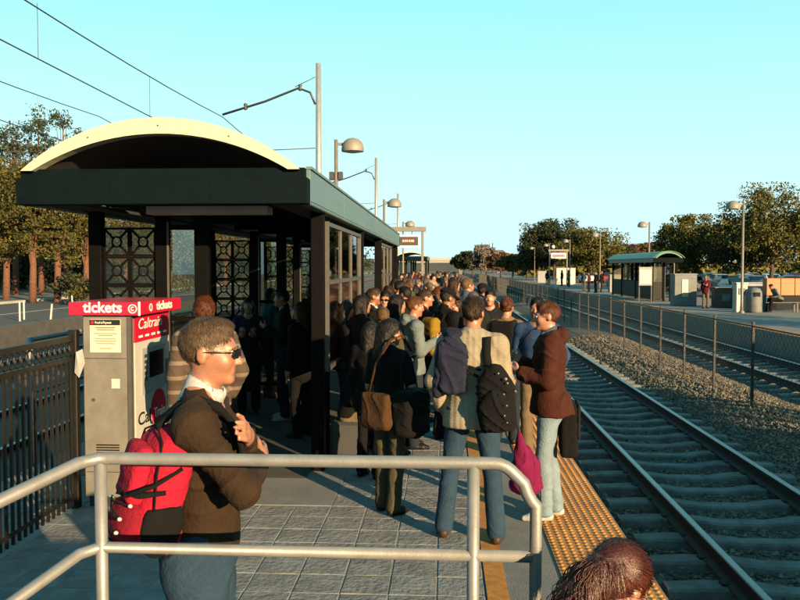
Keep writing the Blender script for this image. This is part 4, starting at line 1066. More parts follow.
# far bridge and utility poles
br = tag(empty('road_bridge', (px(455, 300), 300, 0)), 'low pale road bridge crossing the tracks in the distance', 'bridge')
MB().box(-30, -4, 3.6, 22, 4, 4.6).build('deck', M['pale_grey'], br); MB().box(-30, -4.2, 4.602, 22, -4.0, 5.5).build('parapet', M['kerb'], br)
for x in (-24, -12, 2, 16): MB().box(x-.6, -2, -.9, x+.6, 2, 3.598).build('pier', M['mid_grey'], br)
for i, (x, D, y) in enumerate(((481, 240, 243), (492, 250, 243))):
    u = tag(empty('utility_pole', (px(x, D), D, -.9)), ('wooden utility pole with crossarms above the pale blossom tree', 'plain utility pole beside the crossarm pole above the blossom tree')[i], 'utility pole')
    hgt = pz(y, D)+.9; MB().tube([(0, 0, 0), (0, 0, hgt)], [.2, .13], 6).build('mast', M['bark_dark'], u)
    if i == 0:
        for z in (hgt-.6, hgt-1.6): MB().bar((-1.4, 0, z), (1.4, 0, z), .15, .15).build('crossarm', M['bark_dark'], u)

# ------------------------------------------------------------------ parked cars
def car_mesh():
    mb = MB(); prof_ = [(-2.15, .35), (-2.2, .62), (-2.1, .80), (-1.1, .92), (-.45, 1.36), (.75, 1.40), (1.45, .98), (2.1, .90), (2.2, .60), (2.15, .33)]
    n = len(prof_); vs = []
    for xx_, k in ((-.86, 0), (-.80, 1), (.80, 1), (.86, 0)):
        for u, z in prof_:
            q = xx_
            if z > .95: q = xx_*.80
            vs.append((q, u, z if k else z-.02))
    fs = []
    for i in range(3): fs += [(i*n+k, i*n+(k+1) % n, (i+1)*n+(k+1) % n, (i+1)*n+k) for k in range(n)]
    fs += [tuple(range(n-1, -1, -1)), tuple(3*n+k for k in range(n))]
    mb.add(vs, fs, 0, False); return mb
cm = [mat('car_%s' % nme, c, .3, .2, var=.05) for nme, c in (('silver', (.45, .46, .47)), ('white', (.7, .7, .68)), ('dark', (.02, .022, .03)), ('blue', (.04, .09, .2)), ('red', (.3, .02, .02)), ('grey', (.15, .16, .17)), ('teal', (.05, .15, .17)))]
cn = ['silver', 'white', 'black', 'blue', 'red', 'grey', 'teal']
cb = car_mesh().mesh('body', cm[0])
gmb = MB(); gmb.add([(-.70, -1.04, .95), (.70, -1.04, .95), (.62, -.50, 1.33), (-.62, -.50, 1.33)], [(0, 1, 2, 3)]); gmb.add([(-.70, 1.40, 1.03), (.70, 1.40, 1.03), (.62, .80, 1.38), (-.62, .80, 1.38)], [(3, 2, 1, 0)])
for sx in (-1, 1): gmb.add([(sx*.80, -.95, .97), (sx*.80, 1.25, 1.0), (sx*.70, .72, 1.33), (sx*.70, -.42, 1.30)], [(0, 1, 2, 3)])
gmb.v = [(x*1.02, y*1.01, z+.012) for x, y, z in gmb.v]; gm = gmb.mesh('windows', M['screen'])
wmb = MB(); wmb.tube([(-.1, 0, 0), (.1, 0, 0)], .31, 14); wm = wmb.mesh('wheel', M['dark_grey'])
lmb = MB(); lmb.box(-.15, -.02, -.07, .15, .02, .07, ch=.015); hl = lmb.mesh('headlight', M['lamp_glass'])
ci = 0
for row, (D, n0, x0) in enumerate(((58, 11, 20.5), (74, 13, 20.0), (90, 14, 19.5), (110, 15, 19.5))):
    for k in range(n0):
        if rng.random() < .10: continue
        c = rng.randrange(7); X = x0+k*2.75+rng.uniform(-.15, .15); ci += 1
        t = tag(empty('parked_car', (X, D+rng.uniform(-.3, .3), -.12), R(rng.choice((0, 180))+rng.uniform(-2, 2))), '%s car parked in %s of the car park beyond the opposite platform' % (cn[c], ('the front row', 'the second row', 'the third row', 'the back row')[row]), 'car', 'cars in the car park')
        o = link('body', cb, t); o.material_slots[0].link = 'OBJECT'; o.material_slots[0].material = cm[c]
        link('windows', gm, t)
        for sx in (-.78, .78):
            for sy in (-1.35, 1.35): link('wheel', wm, t, (sx, sy, .31))
            link('headlight', hl, t, (sx*.75, -2.17, .66))

# ------------------------------------------------------------------ things on the opposite platform
def cabinet(loc, w, d, h, m, label, cat, name, trim=None):
    t = tag(empty(name, loc), label, cat)
    MB().box(-w/2, -d/2, 0, w/2, d/2, h, ch=.02).build('cabinet', m, t)
    MB().box(-w/2-.03, -d/2-.03, h, w/2+.03, d/2+.03, h+.05, ch=.01).build('top', trim or m, t)
    return t
t = cabinet((px(679, 43), 43, 0), 1.15, .8, 1.65, M['mid_grey'], 'grey ticket cabinet standing by the end of the green roofed shelter', 'cabinet', 'ticket_cabinet', M['pale_grey'])
MB().box(-.2, -.425, .5, .12, -.402, 1.4).build('front_panel', M['machine_white'], t)
t = cabinet((px(718, 41), 41, 0), 1.05, .6, 1.0, M['dark_grey'], 'low dark cabinet next to the person in the red jacket', 'cabinet', 'utility_cabinet', M['mid_grey'])
MB().box(-.2, -.325, .35, .2, -.302, .7).build('door', M['mid_grey'], t)
t = cabinet((px(733.5, 37.2), 37.2, 0), .5, .5, 1.3, M['machine_white'], 'white validator pillar standing against the tall lamp post', 'pillar', 'validator_pillar')
MB().box(-.15, -.275, .8, .15, -.252, 1.1).build('panel', M['mid_grey'], t)
t = cabinet((px(746, 40.5), 40.5, 0), 1.5, .3, 1.25, M['pale_grey'], 'pale low wall panel standing behind the litter bin', 'panel', 'wall_panel')
t = tag(empty('litter_bin', (px(747.5, 36.8), 36.8, 0)), 'grey domed litter bin with dark opening beside the bench', 'litter bin')
MB().lathe([(.001, 0), (.30, 0), (.32, .05), (.32, .80), (.30, .95), (.22, 1.08), (.08, 1.13), (.001, 1.135)], (0, 0, 0), 18).build('body', M['mid_grey'], t)
MB().box(-.14, -.325, .72, .14, -.27, .92, ch=.02).build('opening', M['screen'], t)
t = tag(empty('orange_box', (px(777, 38.6), 38.6, 0)), 'bright orange box screen on dark legs behind the bench', 'box')
for i in range(3): MB().box(-.97+i*.65, -.25, .72, -.97+i*.65+.635, .25, 1.52, ch=.015).build('panel', M['orange'], t)
for sx in (-.9, .9): MB().box(sx-.05, -.2, 0, sx+.05, .2, .718).build('leg', M['dark_grey'], t)
MB().box(-.84, -.1, .06, .84, .1, .715).build('dark_base', M['screen'], t)
bn = tag(empty('bench', (px(774, 37.3), 37.3, 0)), 'dark metal bench in front of the orange box', 'bench')
for k in range(4): MB().box(-.8, -.22+k*.11, .42, .8, -.22+k*.11+.085, .455).build('slat', M['dark_grey'], bn)
for sx in (-.6, .6):
    MB().box(sx-.04, -.2, 0, sx+.04, -.13, .42).build('leg', M['dark_grey'], bn); MB().box(sx-.04, .12, 0, sx+.04, .19, .42).build('leg', M['dark_grey'], bn)
t = tag(empty('map_board', (px(642, 46.2), 46.2, 0)), 'pale map board on two posts before the green roofed shelter', 'sign')
for sx in (-.34, .34): MB().box(sx-.03, -.03, 0, sx+.03, .03, 2.1).build('post', M['dark_grey'], t)
MB().box(-.37, -.05, 1.0, .37, -.031, 2.05).build('board', M['pale_grey'], t)
MB().box(-.31, -.056, 1.1, .31, -.051, 1.9).build('map_sheet', M['whitepaint'], t)
for i, (x, D, w, h, m) in enumerate(((564, 95, 2.2, 1.9, 'whitepaint'), (541, 105, 1.2, 1.5, 'pale_grey'), (612, 66, .9, 1.4, 'pale_grey'))):
    cabinet((px(x, D), D, 0), w, .7, h, M[m], ('white kiosk standing under the hanging red sign', 'small pale cabinet past the hanging red sign', 'pale cabinet at the far end of the green roofed shelter')[i], 'kiosk', 'kiosk')

# ------------------------------------------------------------------ the passengers
def world_pt(root, p):
    a = root.rotation_euler.z; c, s_ = math.cos(a), math.sin(a)
    return Vector((root.location.x + p[0]*c - p[1]*s_, root.location.y + p[0]*s_ + p[1]*c, root.location.z + p[2]))
def local_bag(name, label, cat, root, p, drz=0, tilt=(0, 0)):
    w_ = world_pt(root, p); o = empty(name, w_, root.rotation_euler.z+drz); o.rotation_euler.x = tilt[0]; o.rotation_euler.y = tilt[1]
    return tag(o, label, cat)
def strap(pts, w, m, parent, name='strap', th=.008):
    # flat webbing along points (local), w wide
    pts = [Vector(p) for p in pts]; mb = MB(); vs = []
    for i, p in enumerate(pts):
        t_ = (pts[min(i+1, len(pts)-1)]-pts[max(i-1, 0)]).normalized(); sdv = t_.cross(Vector((0, -1, .15))).normalized()
        if sdv.length < .1: sdv = Vector((1, 0, 0))
        nn = t_.cross(sdv).normalized()
        vs += [p-sdv*w/2-nn*th/2, p+sdv*w/2-nn*th/2, p+sdv*w/2+nn*th/2, p-sdv*w/2+nn*th/2]
    n = len(pts); mb.add(vs, [(i*4+k, i*4+(k+1) % 4, i*4+4+(k+1) % 4, i*4+4+k) for i in range(n-1) for k in range(4)]+[(3, 2, 1, 0), (n*4-4, n*4-3, n*4-2, n*4-1)], 0, True)
    return mb.build(name, m, parent)

M['checked'] = mat('checked', (.30, .31, .33), .9, scale=90, col2=(.48, .47, .45))
M['strap_black'] = cloth('strap_black', (.004, .004, .0045), bscale=200)
M['gum'] = mat('gum', (.05, .04, .03), .8)
SH = {'black': cloth('shoe_black', (.008, .007, .006), bump=.1, rough=.5), 'white': cloth('shoe_white', (.40, .39, .37), bump=.1), 'brown': cloth('shoe_brown', (.05, .025, .012), bump=.1, rough=.5)}
# cable knit: vertical ribs and twisted cables in relief
km = CL['knit']; N = km.node_tree.nodes; L = km.node_tree.links
tc = N.new('ShaderNodeTexCoord'); w1 = N.new('ShaderNodeTexWave'); w1.bands_direction = 'X'; w1.inputs['Scale'].default_value = 7; w1.inputs['Distortion'].default_value = 1.2; w1.inputs['Detail Scale'].default_value = 9
w2 = N.new('ShaderNodeTexWave'); w2.bands_direction = 'DIAGONAL'; w2.inputs['Scale'].default_value = 22; w2.inputs['Distortion'].default_value = 3
ad = N.new('ShaderNodeMath'); bp = N.new('ShaderNodeBump'); bp.inputs['Strength'].default_value = .28; bp.inputs['Distance'].default_value = .010
L.new(tc.outputs['Object'], w1.inputs['Vector']); L.new(tc.outputs['Object'], w2.inputs['Vector']); L.new(w1.outputs['Fac'], ad.inputs[0]); w2.bands_direction = 'Z'; w2.inputs['Scale'].default_value = 16; w2.inputs['Distortion'].default_value = 6; m3_ = N.new('ShaderNodeMath'); m3_.operation = 'MULTIPLY'; m3_.inputs[1].default_value = .35; L.new(w2.outputs['Fac'], m3_.inputs[0]); L.new(m3_.outputs[0], ad.inputs[1]); L.new(ad.outputs[0], bp.inputs['Height']); L.new(bp.outputs[0], N['Principled BSDF'].inputs['Normal'])
# striped knit for the passenger behind the man
M['striped'] = mat('striped', (.17, .10, .05), .9); N = M['striped'].node_tree.nodes; L = M['striped'].node_tree.links
tc = N.new('ShaderNodeTexCoord'); w1 = N.new('ShaderNodeTexWave'); w1.bands_direction = 'Z'; w1.inputs['Scale'].default_value = 2.6; rmp = N.new('ShaderNodeValToRGB'); rmp.color_ramp.elements[0].position = .80; rmp.color_ramp.elements[0].color = (.03, .017, .009, 1); rmp.color_ramp.elements[1].position = .86; rmp.color_ramp.elements[1].color = (.085, .064, .043, 1)
L.new(tc.outputs['Object'], w1.inputs['Vector']); L.new(w1.outputs['Fac'], rmp.inputs[0]); L.new(rmp.outputs[0], N['Principled BSDF'].inputs['Base Color'])

# 1. man with sunglasses, arms crossed, red backpack
mx_, my_ = px(199, 2.85), 2.85
m1, W, HW, s1 = person('man in sunglasses and dark brown sweater, arms crossed, behind the pipe railing', (mx_, my_, 0), R(-82), 1.87, res=.0075, bulk=1.02,
    arms=(((-.06, .11, -.185), (.315, .045, .125), (0, -1, -.1), (0, .1, 1), .45), ((.075, .165, -.19), (-.25, .03, .03), (-.2, -.9, 0), (0, .1, 1), .6)),
    top='sweater', top_mat=CL['sweater_dark'], top_t=.012, hem=.965, collar=M['checked'], trouser_mat=CL['jeans'], shoe_mat=SH['brown'], hair='short', hair_mat=M['hair_man'], skin=M['skin'],
    head=(R(-4), R(3), 0), fold_amp=.009, seed=1.3, eyes=True, hair_res=.005, hair_noise=.0015, strands=9000, slen=.016, swid=.0010, hs=.93)
sunglasses(m1, HW, M['screen'])
bg = local_bag('backpack', 'red backpack with black mesh pockets and white bungee cord worn by the man in sunglasses', 'backpack', m1, (.11, -.125, 1.09), R(28), (R(-14), R(4))); bg.scale = (.86, .86, .86)
mp = sdf_mesh('main_pack', [B((0, -.08, .22), (.15, .09, .22), .07, .02), E((0, -.07, .36), (.13, .09, .12), .04), B((0, -.07, .04), (.15, .10, .07), .06, .03)], .009, CL['backred'], lambda P: folds(P, .006, 1.4, 2))
mp = link('main_pack', mp, bg)
link('front_pocket', sdf_mesh('front_pocket', [B((0, -.185, .27), (.105, .04, .12), .035, .02), E((0, -.19, .30), (.09, .045, .08), .03)], .009, CL['backred'], lambda P: folds(P, .005, 1.6, 5)), bg)
M['darkred'] = cloth('darkred', (.20, .006, .018))
link('lower_pocket', sdf_mesh('lower_pocket', [E((0, -.17, .07), (.135, .065, .11), .03), B((0, -.14, .05), (.13, .05, .08), .04, .03)], .009, M['darkred'], lambda P: folds(P, .005, 1.6, 8)), bg)
for sg in (-1, 1): link('side_pocket', sdf_mesh('side_pocket', [E((sg*.135, -.075, .10), (.035, .085, .13), .02), PL((0, 0, .20), (0, .25, -1))], .009, M['strap_black'], lambda P: folds(P, .004, 2, 1)), bg)
strap([(-.155, -.10, .24), (-.13, -.19, .21), (0, -.235, .185), (.13, -.19, .21), (.155, -.10, .24)], .022, M['strap_black'], bg, 'compression_strap')
strap([(.158, -.06, .34), (.15, -.15, .26), (.10, -.232, .20)], .022, M['strap_black'], bg, 'compression_strap')
MB().tube([(-.05, -.03, .43), (-.035, -.05, .485), (.035, -.05, .485), (.05, -.03, .43)], .012, 6).build('grab_handle', M['strap_black'], bg)
bl_ = Matrix.LocRotScale(bg.location, bg.rotation_euler, bg.scale).inverted()
for sg in (1,):
    strap([bl_ @ world_pt(m1, W((sg*.115, y_, z_))) for y_, z_ in ((-.165, 1.16), (-.160, 1.30), (-.125, 1.41), (-.06, 1.468), (.0, 1.482), (.055, 1.462), (.105, 1.41), (.135, 1.33), (.14, 1.26))], .05, M['strap_black'], bg, 'shoulder_strap', .014)
MB().tube([(.152, -.12, .12), (.15, -.15, .30), (.12, -.15, .42), (0, -.15, .468), (-.12, -.15, .42), (-.15, -.15, .30)], .0045, 5).build('zipper', M['strap_black'], bg)
cord = []; 
for i in range(7):
    sg = -1 if i % 2 else 1; a = i/6*.16
    cord.append((sg*.10, -.205-.032*math.sin((a)/.16*math.pi), .00+a))
mbc = MB()
for i in range(6): mbc.tube([cord[i], ((cord[i][0]+cord[i+1][0])/2, -.245, (cord[i][2]+cord[i+1][2])/2), cord[i+1]], .004, 5)
mbc.build('bungee_cord', M['strap_black'], bg)
for c in cord: MB().lathe([(.001, -.008), (.009, -.004), (.009, .004), (.001, .008)], c, 8).build('cord_bead', M['whitepaint'], bg)

# 2. cable-knit sweater, seen from behind
m2, W, HW, s2 = person('young man in beige cable knit sweater with his back turned', (px(470, 6.0)+.02, 5.98, 0), R(-4), 1.83, res=.009, bulk=1.08, arms=('pocket', 'fold'), legs=((-.10, .04), (.07, -.06)),
    top='sweater', top_mat=CL['knit'], top_t=.024, hem=.825, trouser_mat=CL['jeans'], shoe_mat=SH['brown'], hair='short', hair_mat=M['hair_brown'], skin=M['skin'], head=(R(-12), R(4), 0), fold_amp=.0045, seed=2.2, hair_res=.006, hair_noise=.003, strands=5000, slen=.030, swid=.0018)
jk = local_bag('draped_jacket', 'navy jacket draped over the left shoulder of the man in the knit sweater', 'jacket', m2, (0, 0, 0))
link('cloth', sdf_mesh('cloth', xf([E((-.135, -.145, 1.33), (.105, .045, .17), .05), B((-.13, -.155, 1.24), (.10, .035, .17), .035, .04), E((-.14, -.01, 1.485), (.085, .14, .045), .05), E((-.15, .11, 1.38), (.08, .04, .13), .05)], s=s2), .009, CL['navy'], lambda P: folds(P, .014, 1.3, 4)), jk)
link('sleeve', sdf_mesh('sleeve', xf([C((-.205, -.13, 1.40), (-.245, -.12, 1.07), .05, .04)], s=s2), .009, CL['navy'], lambda P: folds(P, .010, 1.5, 7)), jk)
bg = local_bag('backpack', 'black backpack hanging from the right shoulder of the man in the knit sweater', 'backpack', m2, (.20, -.17, .86), R(-6), (0, R(-4)))
link('main_pack', sdf_mesh('main_pack', [B((0, -.075, .20), (.14, .08, .20), .07, .02), E((0, -.07, .36), (.115, .08, .15), .05)], .009, CL['black'], lambda P: folds(P, .014, 1.5, 3)), bg)
link('front_pocket', sdf_mesh('front_pocket', [E((0, -.15, .17), (.115, .065, .16), .02), B((0, -.15, .14), (.105, .045, .12), .04, .02)], .009, CL['black'], lambda P: folds(P, .012, 1.7, 6)), bg)
strap([(-.05, .0, .47), (-.06, .02, .56), (-.055, .07, .67), (-.05, .16, .705), (-.05, .25, .66), (-.045, .285, .52)], .062, M['strap_black'], bg, 'shoulder_strap', .016)
strap([(-.10, -.02, .45), (-.19, -.015, .48), (-.21, -.015, .46), (-.12, -.03, .40)], .02, M['strap_black'], bg, 'loose_strap')
M['patch'] = mat('patch', (.18, .18, .17), .7)
for i, (x, y, z, r_) in enumerate(((.09, -.175, .40, .014), (.10, -.172, .37, .010), (.04, -.168, .44, .009), (.075, -.222, .30, .008), (.09, -.222, .22, .008), (.07, -.222, .15, .008), (.085, -.222, .10, .007))):
    MB().lathe([(.001, -.004), (r_*.8, -.002), (r_*.8, .001), (.001, .0015)], (0, 0, 0), 8).build('reflective_patch', M['patch'], bg, (x, y, z)).rotation_euler.x = R(90)
mg = local_bag('drawstring_bag', 'magenta drawstring bag hanging between the knit sweater and the pale jeans', 'bag', m2, (.385, -.05, .37))
link('pouch', sdf_mesh('pouch', [E((.01, 0, .17), (.115, .075, .17), .03), E((.015, 0, .06), (.125, .07, .07), .06), C((-.02, 0, .33), (-.035, 0, .45), .05, .022, .06)], .010, CL['magenta'], lambda P: folds(P, .010, 1.5, 1, .5)), mg)
MB().tube([(-.035, 0, .44), (-.06, .02, .52), (-.075, .04, .58)], .006, 6).build('drawstring', M['strap_black'], mg)
MB().tube([(.06, 0, .02), (.05, .0, -.10), (.09, 0, -.15), (.12, 0, -.08), (.12, 0, .03)], .005, 6).build('loose_cord', M['strap_black'], mg)

# 3. brown hoodie, pale jeans
m3, W, HW, s3 = person('young man in dark red brown hooded jacket and pale jeans facing the platform', (px(549, 6.5), 6.5, 0), R(84), 1.775, res=.009, bulk=1.1, arms=('fold', 'phone'), legs=((.035, .05), (-.02, -.04)),
    top='hooded_jacket', top_mat=CL['brown'], top_t=.028, hem=.85, hood=True, collar=CL['bluegrey'], collar_cut=.066, trouser_mat=CL['jeans_light'], shoe_mat=SH['white'], hair='short', hair_mat=M['hair_ginger'], skin=M['skin3'], head=(R(4), R(3), 0), fold_amp=.011, seed=3.1, eyes=True, hair_res=.006, strands=5000, slen=.02, swid=.0016)
bg = local_bag('shoulder_bag', 'black shoulder bag hanging behind the man in the brown hooded jacket', 'bag', m3, (.14, -.11, .50))
link('pouch', sdf_mesh('pouch', [B((0, -.05, .22), (.18, .075, .22), .04, .02)], .011, CL['black'], lambda P: folds(P, .006, 1.2, 3)), bg)
link('flap', sdf_mesh('flap', [B((0, -.125, .30), (.175, .016, .14), .014, .01)], .010, CL['charcoal'], lambda P: folds(P, .004, 1.2, 5)), bg)
strap([(.10, -.02, .43), (.05, .0, .62), (-.03, .06, .90), (-.10, .17, 1.06), (-.14, .26, 1.04), (-.10, .36, .90)], .04, M['strap_black'], bg, 'shoulder_strap')

# 4. dark haired woman in black with bags
m4, W, HW, s4 = person('dark haired woman in black top and olive trousers holding bags', (px(389, 6.6), 6.6, 0), R(-38), 1.62, res=.010, fem=True, arms=('hang', 'strap'), legs=((.02, .02), (-.01, -.03)), sleeve=.75,
    top='top', top_mat=CL['black'], top_t=.016, hem=.93, trouser_mat=CL['olive'], shoe_mat=SH['black'], hair='long', hair_mat=M['hair_dark'], skin=M['skin2'], head=(R(-35), R(10), 0), fold_amp=.007, seed=4.4)
bg = local_bag('handbag', 'brown leather handbag at the hip of the woman in black', 'handbag', m4, (.06, -.185, .76))
link('pouch', sdf_mesh('pouch', [B((0, -.03, .13), (.15, .055, .15), .04, .02), E((0, -.03, .05), (.165, .065, .06), .05)], .010, CL['leather'], lambda P: folds(P, .006, 1.4, 2)), bg)
strap([(-.12, .0, .26), (-.06, .02, .5), (.06, .07, .70), (.10, .16, .735), (.10, .28, .60)], .025, CL['leather'], bg, 'shoulder_strap')
bg = local_bag('tote_bag', 'large black tote bag on the arm of the woman in black', 'bag', m4, (.29, -.06, .70))
link('pouch', sdf_mesh('pouch', [B((0, 0, .19), (.10, .16, .19), .05, .02), E((0, 0, .06), (.11, .17, .08), .05)], .011, CL['black'], lambda P: folds(P, .012, 1.3, 9)), bg)
MB().tube([(-.02, -.10, .36), (-.05, -.06, .60), (-.06, 0, .67), (-.05, .06, .60), (-.02, .10, .36)], .010, 6).build('handle', M['strap_black'], bg)
pp = local_bag('folded_paper', 'folded white paper held low by the woman in black', 'paper', m4, (-.235, .0, .70), R(10))
MB().box(-.06, -.015, 0, .06, .0, .045).build('sheet', M['whitepaint'], pp); MB().box(-.055, -.032, .004, .057, -.017, .043).build('sheet', M['whitepaint'], pp)

# 5. red haired woman sitting on the landing
m5, W, HW, s5 = person('red haired woman with ponytail sitting on the landing beside the railing', (px(612, 1.98), 1.95, 0), R(-16), 1.66, res=.009, fem=True, arms=('fold', 'ear'), sit=.565, top='shirt', top_mat=CL['green'], top_t=.03, hem=.86,
    trouser_mat=CL['jeans_dark'], shoe_mat=SH['black'], hair='pony', hair_mat=M['hair_red'], skin=M['skin3'], head=(R(-34), R(20), R(8)), lean=R(15), fold_amp=.008, seed=5.2, hair_res=.005, hair_noise=.001, strands=16000, slen=.07, swid=.0010, jit=.06, lf=.3, hdrop=(.03, .03), hs=.90)

rq = random.Random(4)
pt_ = MB()
for i in range(330):
    a_ = rq.uniform(0, 6.28); r0 = rq.uniform(0, .02); fx, fy = math.cos(a_), math.sin(a_); ph_ = rq.uniform(0, 6.28); ln_ = rq.uniform(.16, .30); sp_ = rq.uniform(.01, .05); L_ = []
    for k in range(12):
        u_ = k/11; wv = .011*math.sin(ph_+u_*15)*u_
        L_.append(HW((r0*fx+sp_*fx*min(1, u_*1.6)+wv-.02*u_, -.118-.055*math.sin(min(1, u_*2.2)*1.6)+r0*fy*.6+sp_*fy*.5*u_+wv, .03+.02*math.sin(u_*3)*(1-u_)-ln_*u_**1.25)))
    pt_.tube(L_, [.0016*(1-.7*(k/11)**2)+.0003 for k in range(12)], 3)
tl = pt_.build('ponytail', M['hair_red'], m5)
MB().tube([HW((.021*math.cos(k*.524), -.116, .03+.021*math.sin(k*.524))) for k in range(13)], .008, 6, cap=False).build('hair_tie', M['strap_black'], tl)
# 6. the rest of the near crowd, each with its own pose
def P6(label, x, D, rz, H, **k):
    k.setdefault('res', .014); k.setdefault('hair_res', .010); k.setdefault('skin', M[('skin', 'skin2', 'skin3')[len(NEAR) % 3]])
    k.setdefault('seed', len(NEAR)*1.7)
    r_ = person(label, (px(x, D), D, 0), R(rz), H, group='passengers waiting on the near platform', **k); NEAR.append(r_); return r_
NEAR = []
grey_h = P6('young man in light grey hooded sweatshirt looking along the platform', 413, 9.0, -72, 1.72, res=.011, arms=('hang', 'phone'), top='hooded_sweatshirt', top_mat=CL['grey'], hood=True, top_t=.024, trouser_mat=CL['jeans_dark'], shoe_mat=SH['black'], hair='short', hair_mat=M['hair_ginger'], eyes=True, head=(0, R(5), 0))
P6('man in dark suit with white collar nearest the shelter windows', 372, 11.0, -80, 1.76, top='jacket', top_mat=CL['charcoal'], collar=CL['white'], trouser_mat=CL['charcoal'], shoe_mat=SH['black'], hair='short', hair_mat=M['hair_brown'], arms=('hang', 'hang'))
r_ = P6('man in dark sunglasses facing the camera among dark suits', 386, 10.4, 172, 1.74, top='jacket', top_mat=CL['black'], trouser_mat=CL['charcoal'], shoe_mat=SH['black'], hair='short', hair_mat=M['hair_dark'], arms=('pocket', 'pocket'))
sunglasses(r_[0], r_[2], M['screen'])
P6('man in navy suit with white shirt front looking toward the tracks', 399, 13.6, -75, 1.82, top='jacket', top_mat=CL['navy'], collar=CL['white'], trouser_mat=CL['navy'], shoe_mat=SH['black'], hair='short', hair_mat=M['hair_dark'])
P6('short light brown haired person standing behind the woman in black', 383, 8.9, 20, 1.60, top='sweater', top_mat=CL['olive'], trouser_mat=CL['jeans_dark'], shoe_mat=SH['black'], hair='short', hair_mat=M['hair_blond'])
P6('woman with long black hair in black coat beside the shelter wall', 370, 7.7, -30, 1.52, fem=True, top='coat', top_mat=CL['black'], hem=.70, top_t=.03, trouser_mat=CL['black'], shoe_mat=SH['black'], hair='long', hair_mat=M['hair_dark'])
P6('bald man in dark jacket looking to the tracks with sun on his head', 431, 13.5, -65, 1.84, top='jacket', top_mat=CL['black'], trouser_mat=CL['jeans_dark'], shoe_mat=SH['black'], hair='bald', hair_mat=M['hair_grey'], skin=M['skin3'], head=(0, R(16), 0))
r_ = P6('man in black jacket and black cap looking down', 446, 9.4, -52, 1.80, res=.012, top='jacket', top_mat=CL['black'], top_t=.03, trouser_mat=CL['charcoal'], shoe_mat=SH['black'], hair='short', hair_mat=M['hair_dark'], cap=CL['black'], arms=('fold', 'phone'), head=(0, R(22), 0))
bg = local_bag('backpack', 'mustard yellow backpack worn by the man in the black cap', 'backpack', r_[0], (-.02, -.14, 1.02))
link('main_pack', sdf_mesh('main_pack', [B((0, -.07, .22), (.13, .075, .23), .06, .02)], .013, CL['mustard'], lambda P: folds(P, .007, 1.3, 3)), bg)
link('front_pocket', sdf_mesh('front_pocket', [B((0, -.15, .16), (.09, .035, .11), .03, .02)], .012, CL['black'], lambda P: folds(P, .004, 1.3, 3)), bg)
for sg in (-1, 1): strap([(sg*.10, .0, .40), (sg*.11, .05, .48), (sg*.11, .14, .50), (sg*.11, .24, .42)], .05, M['strap_black'], bg, 'shoulder_strap', .012)
P6('woman in glasses and burgundy scarf beside the man in the black cap', 459, 9.8, 120, 1.68, fem=True, top='coat', top_mat=CL['burgundy'], trouser_mat=CL['jeans_dark'], shoe_mat=SH['black'], hair='bob', hair_mat=M['hair_brown'], eyes=True, arms=('fold', 'hang'))
P6('tall man in blue grey jacket with light brown hair', 467, 12.6, -25, 1.88, top='jacket', top_mat=CL['bluegrey'], trouser_mat=CL['jeans_dark'], shoe_mat=SH['black'], hair='short', hair_mat=M['hair_blond'], head=(R(-30), 0, 0))
r_ = P6('person in dark jacket and dark cap holding up an orange cup', 482, 13.2, -30, 1.78, top='jacket', top_mat=CL['charcoal'], trouser_mat=CL['black'], shoe_mat=SH['black'], hair='short', hair_mat=M['hair_dark'], cap=CL['black'], arms=('hang', 'phone'))
cp = tag(MB().lathe([(.001, 0), (.032, 0), (.042, .13), (.044, .135)], (0, 0, 0), 12).build('paper_cup', M['orange'], None, world_pt(r_[0], r_[1]((.17, .29, 1.30)))), 'orange paper cup in the hand of the person in the dark cap', 'cup')
r_ = P6('woman in tan sleeves and black vest with hair pinned up, back turned', 506, 9.3, -18, 1.70, res=.012, fem=True, top='shirt', top_mat=CL['tan'], trouser_mat=CL['jeans_dark'], shoe_mat=SH['black'], hair='bun', hair_mat=M['hair_ginger'], arms=('fold', 'pocket'))
bg = local_bag('backpack', 'black backpack with a round white badge worn by the woman with tan sleeves', 'backpack', r_[0], (0, -.13, 1.02))
link('main_pack', sdf_mesh('main_pack', [B((0, -.05, .20), (.15, .06, .22), .05, .02), E((-.11, .10, .36), (.045, .16, .07), .03), E((.11, .10, .36), (.045, .16, .07), .03)], .013, CL['black'], lambda P: folds(P, .005, 1.3, 3)), bg)
MB().lathe([(.001, -.003), (.028, -.002), (.028, .003), (.001, .004)], (0, 0, 0), 12).build('round_badge', M['whitepaint'], bg, (.02, -.117, .10)).rotation_euler.x = R(90)
P6('man in bright blue shirt with black hair beyond the brown hooded jacket', 537, 8.3, 160, 1.74, res=.012, top='shirt', top_mat=CL['blue'], trouser_mat=CL['khaki'], shoe_mat=SH['brown'], hair='short', hair_mat=M['hair_dark'], arms=('pocket', 'hang'))
r_ = P6('ginger haired person in brown striped knit jacket behind the man in sunglasses', 201, 6.55, 30, 1.80, res=.011, top='jacket', top_mat=M['striped'], top_t=.03, trouser_mat=CL['khaki'], shoe_mat=SH['brown'], hair='shortcurly', hair_mat=M['hair_ginger'], arms=('hang', 'pocket'), strands=3500, slen=.03, swid=.002, hair_noise=.006, jit=.6)
P6('woman in black crouched on a case by the shelter wall', 352, 8.6, -100, 1.62, fem=True, sit=.42, top='jacket', top_mat=CL['black'], hem=.88, trouser_mat=CL['khaki'], shoe_mat=SH['black'], hair='bob', hair_mat=M['hair_dark'], arms=('hang', 'fold'), lean=R(20))
cs = tag(empty('suitcase', (px(352, 8.6)-.05, 8.6, 0)), 'dark suitcase under the crouched woman by the shelter wall', 'suitcase')
MB().box(-.17, -.22, .03, .17, .22, .40, ch=.03).build('shell', M['dark_grey'], cs); MB().bar((-.17, -.08, .30), (-.17, .08, .30), .02, .02).build('handle', M['sign_black'], cs)
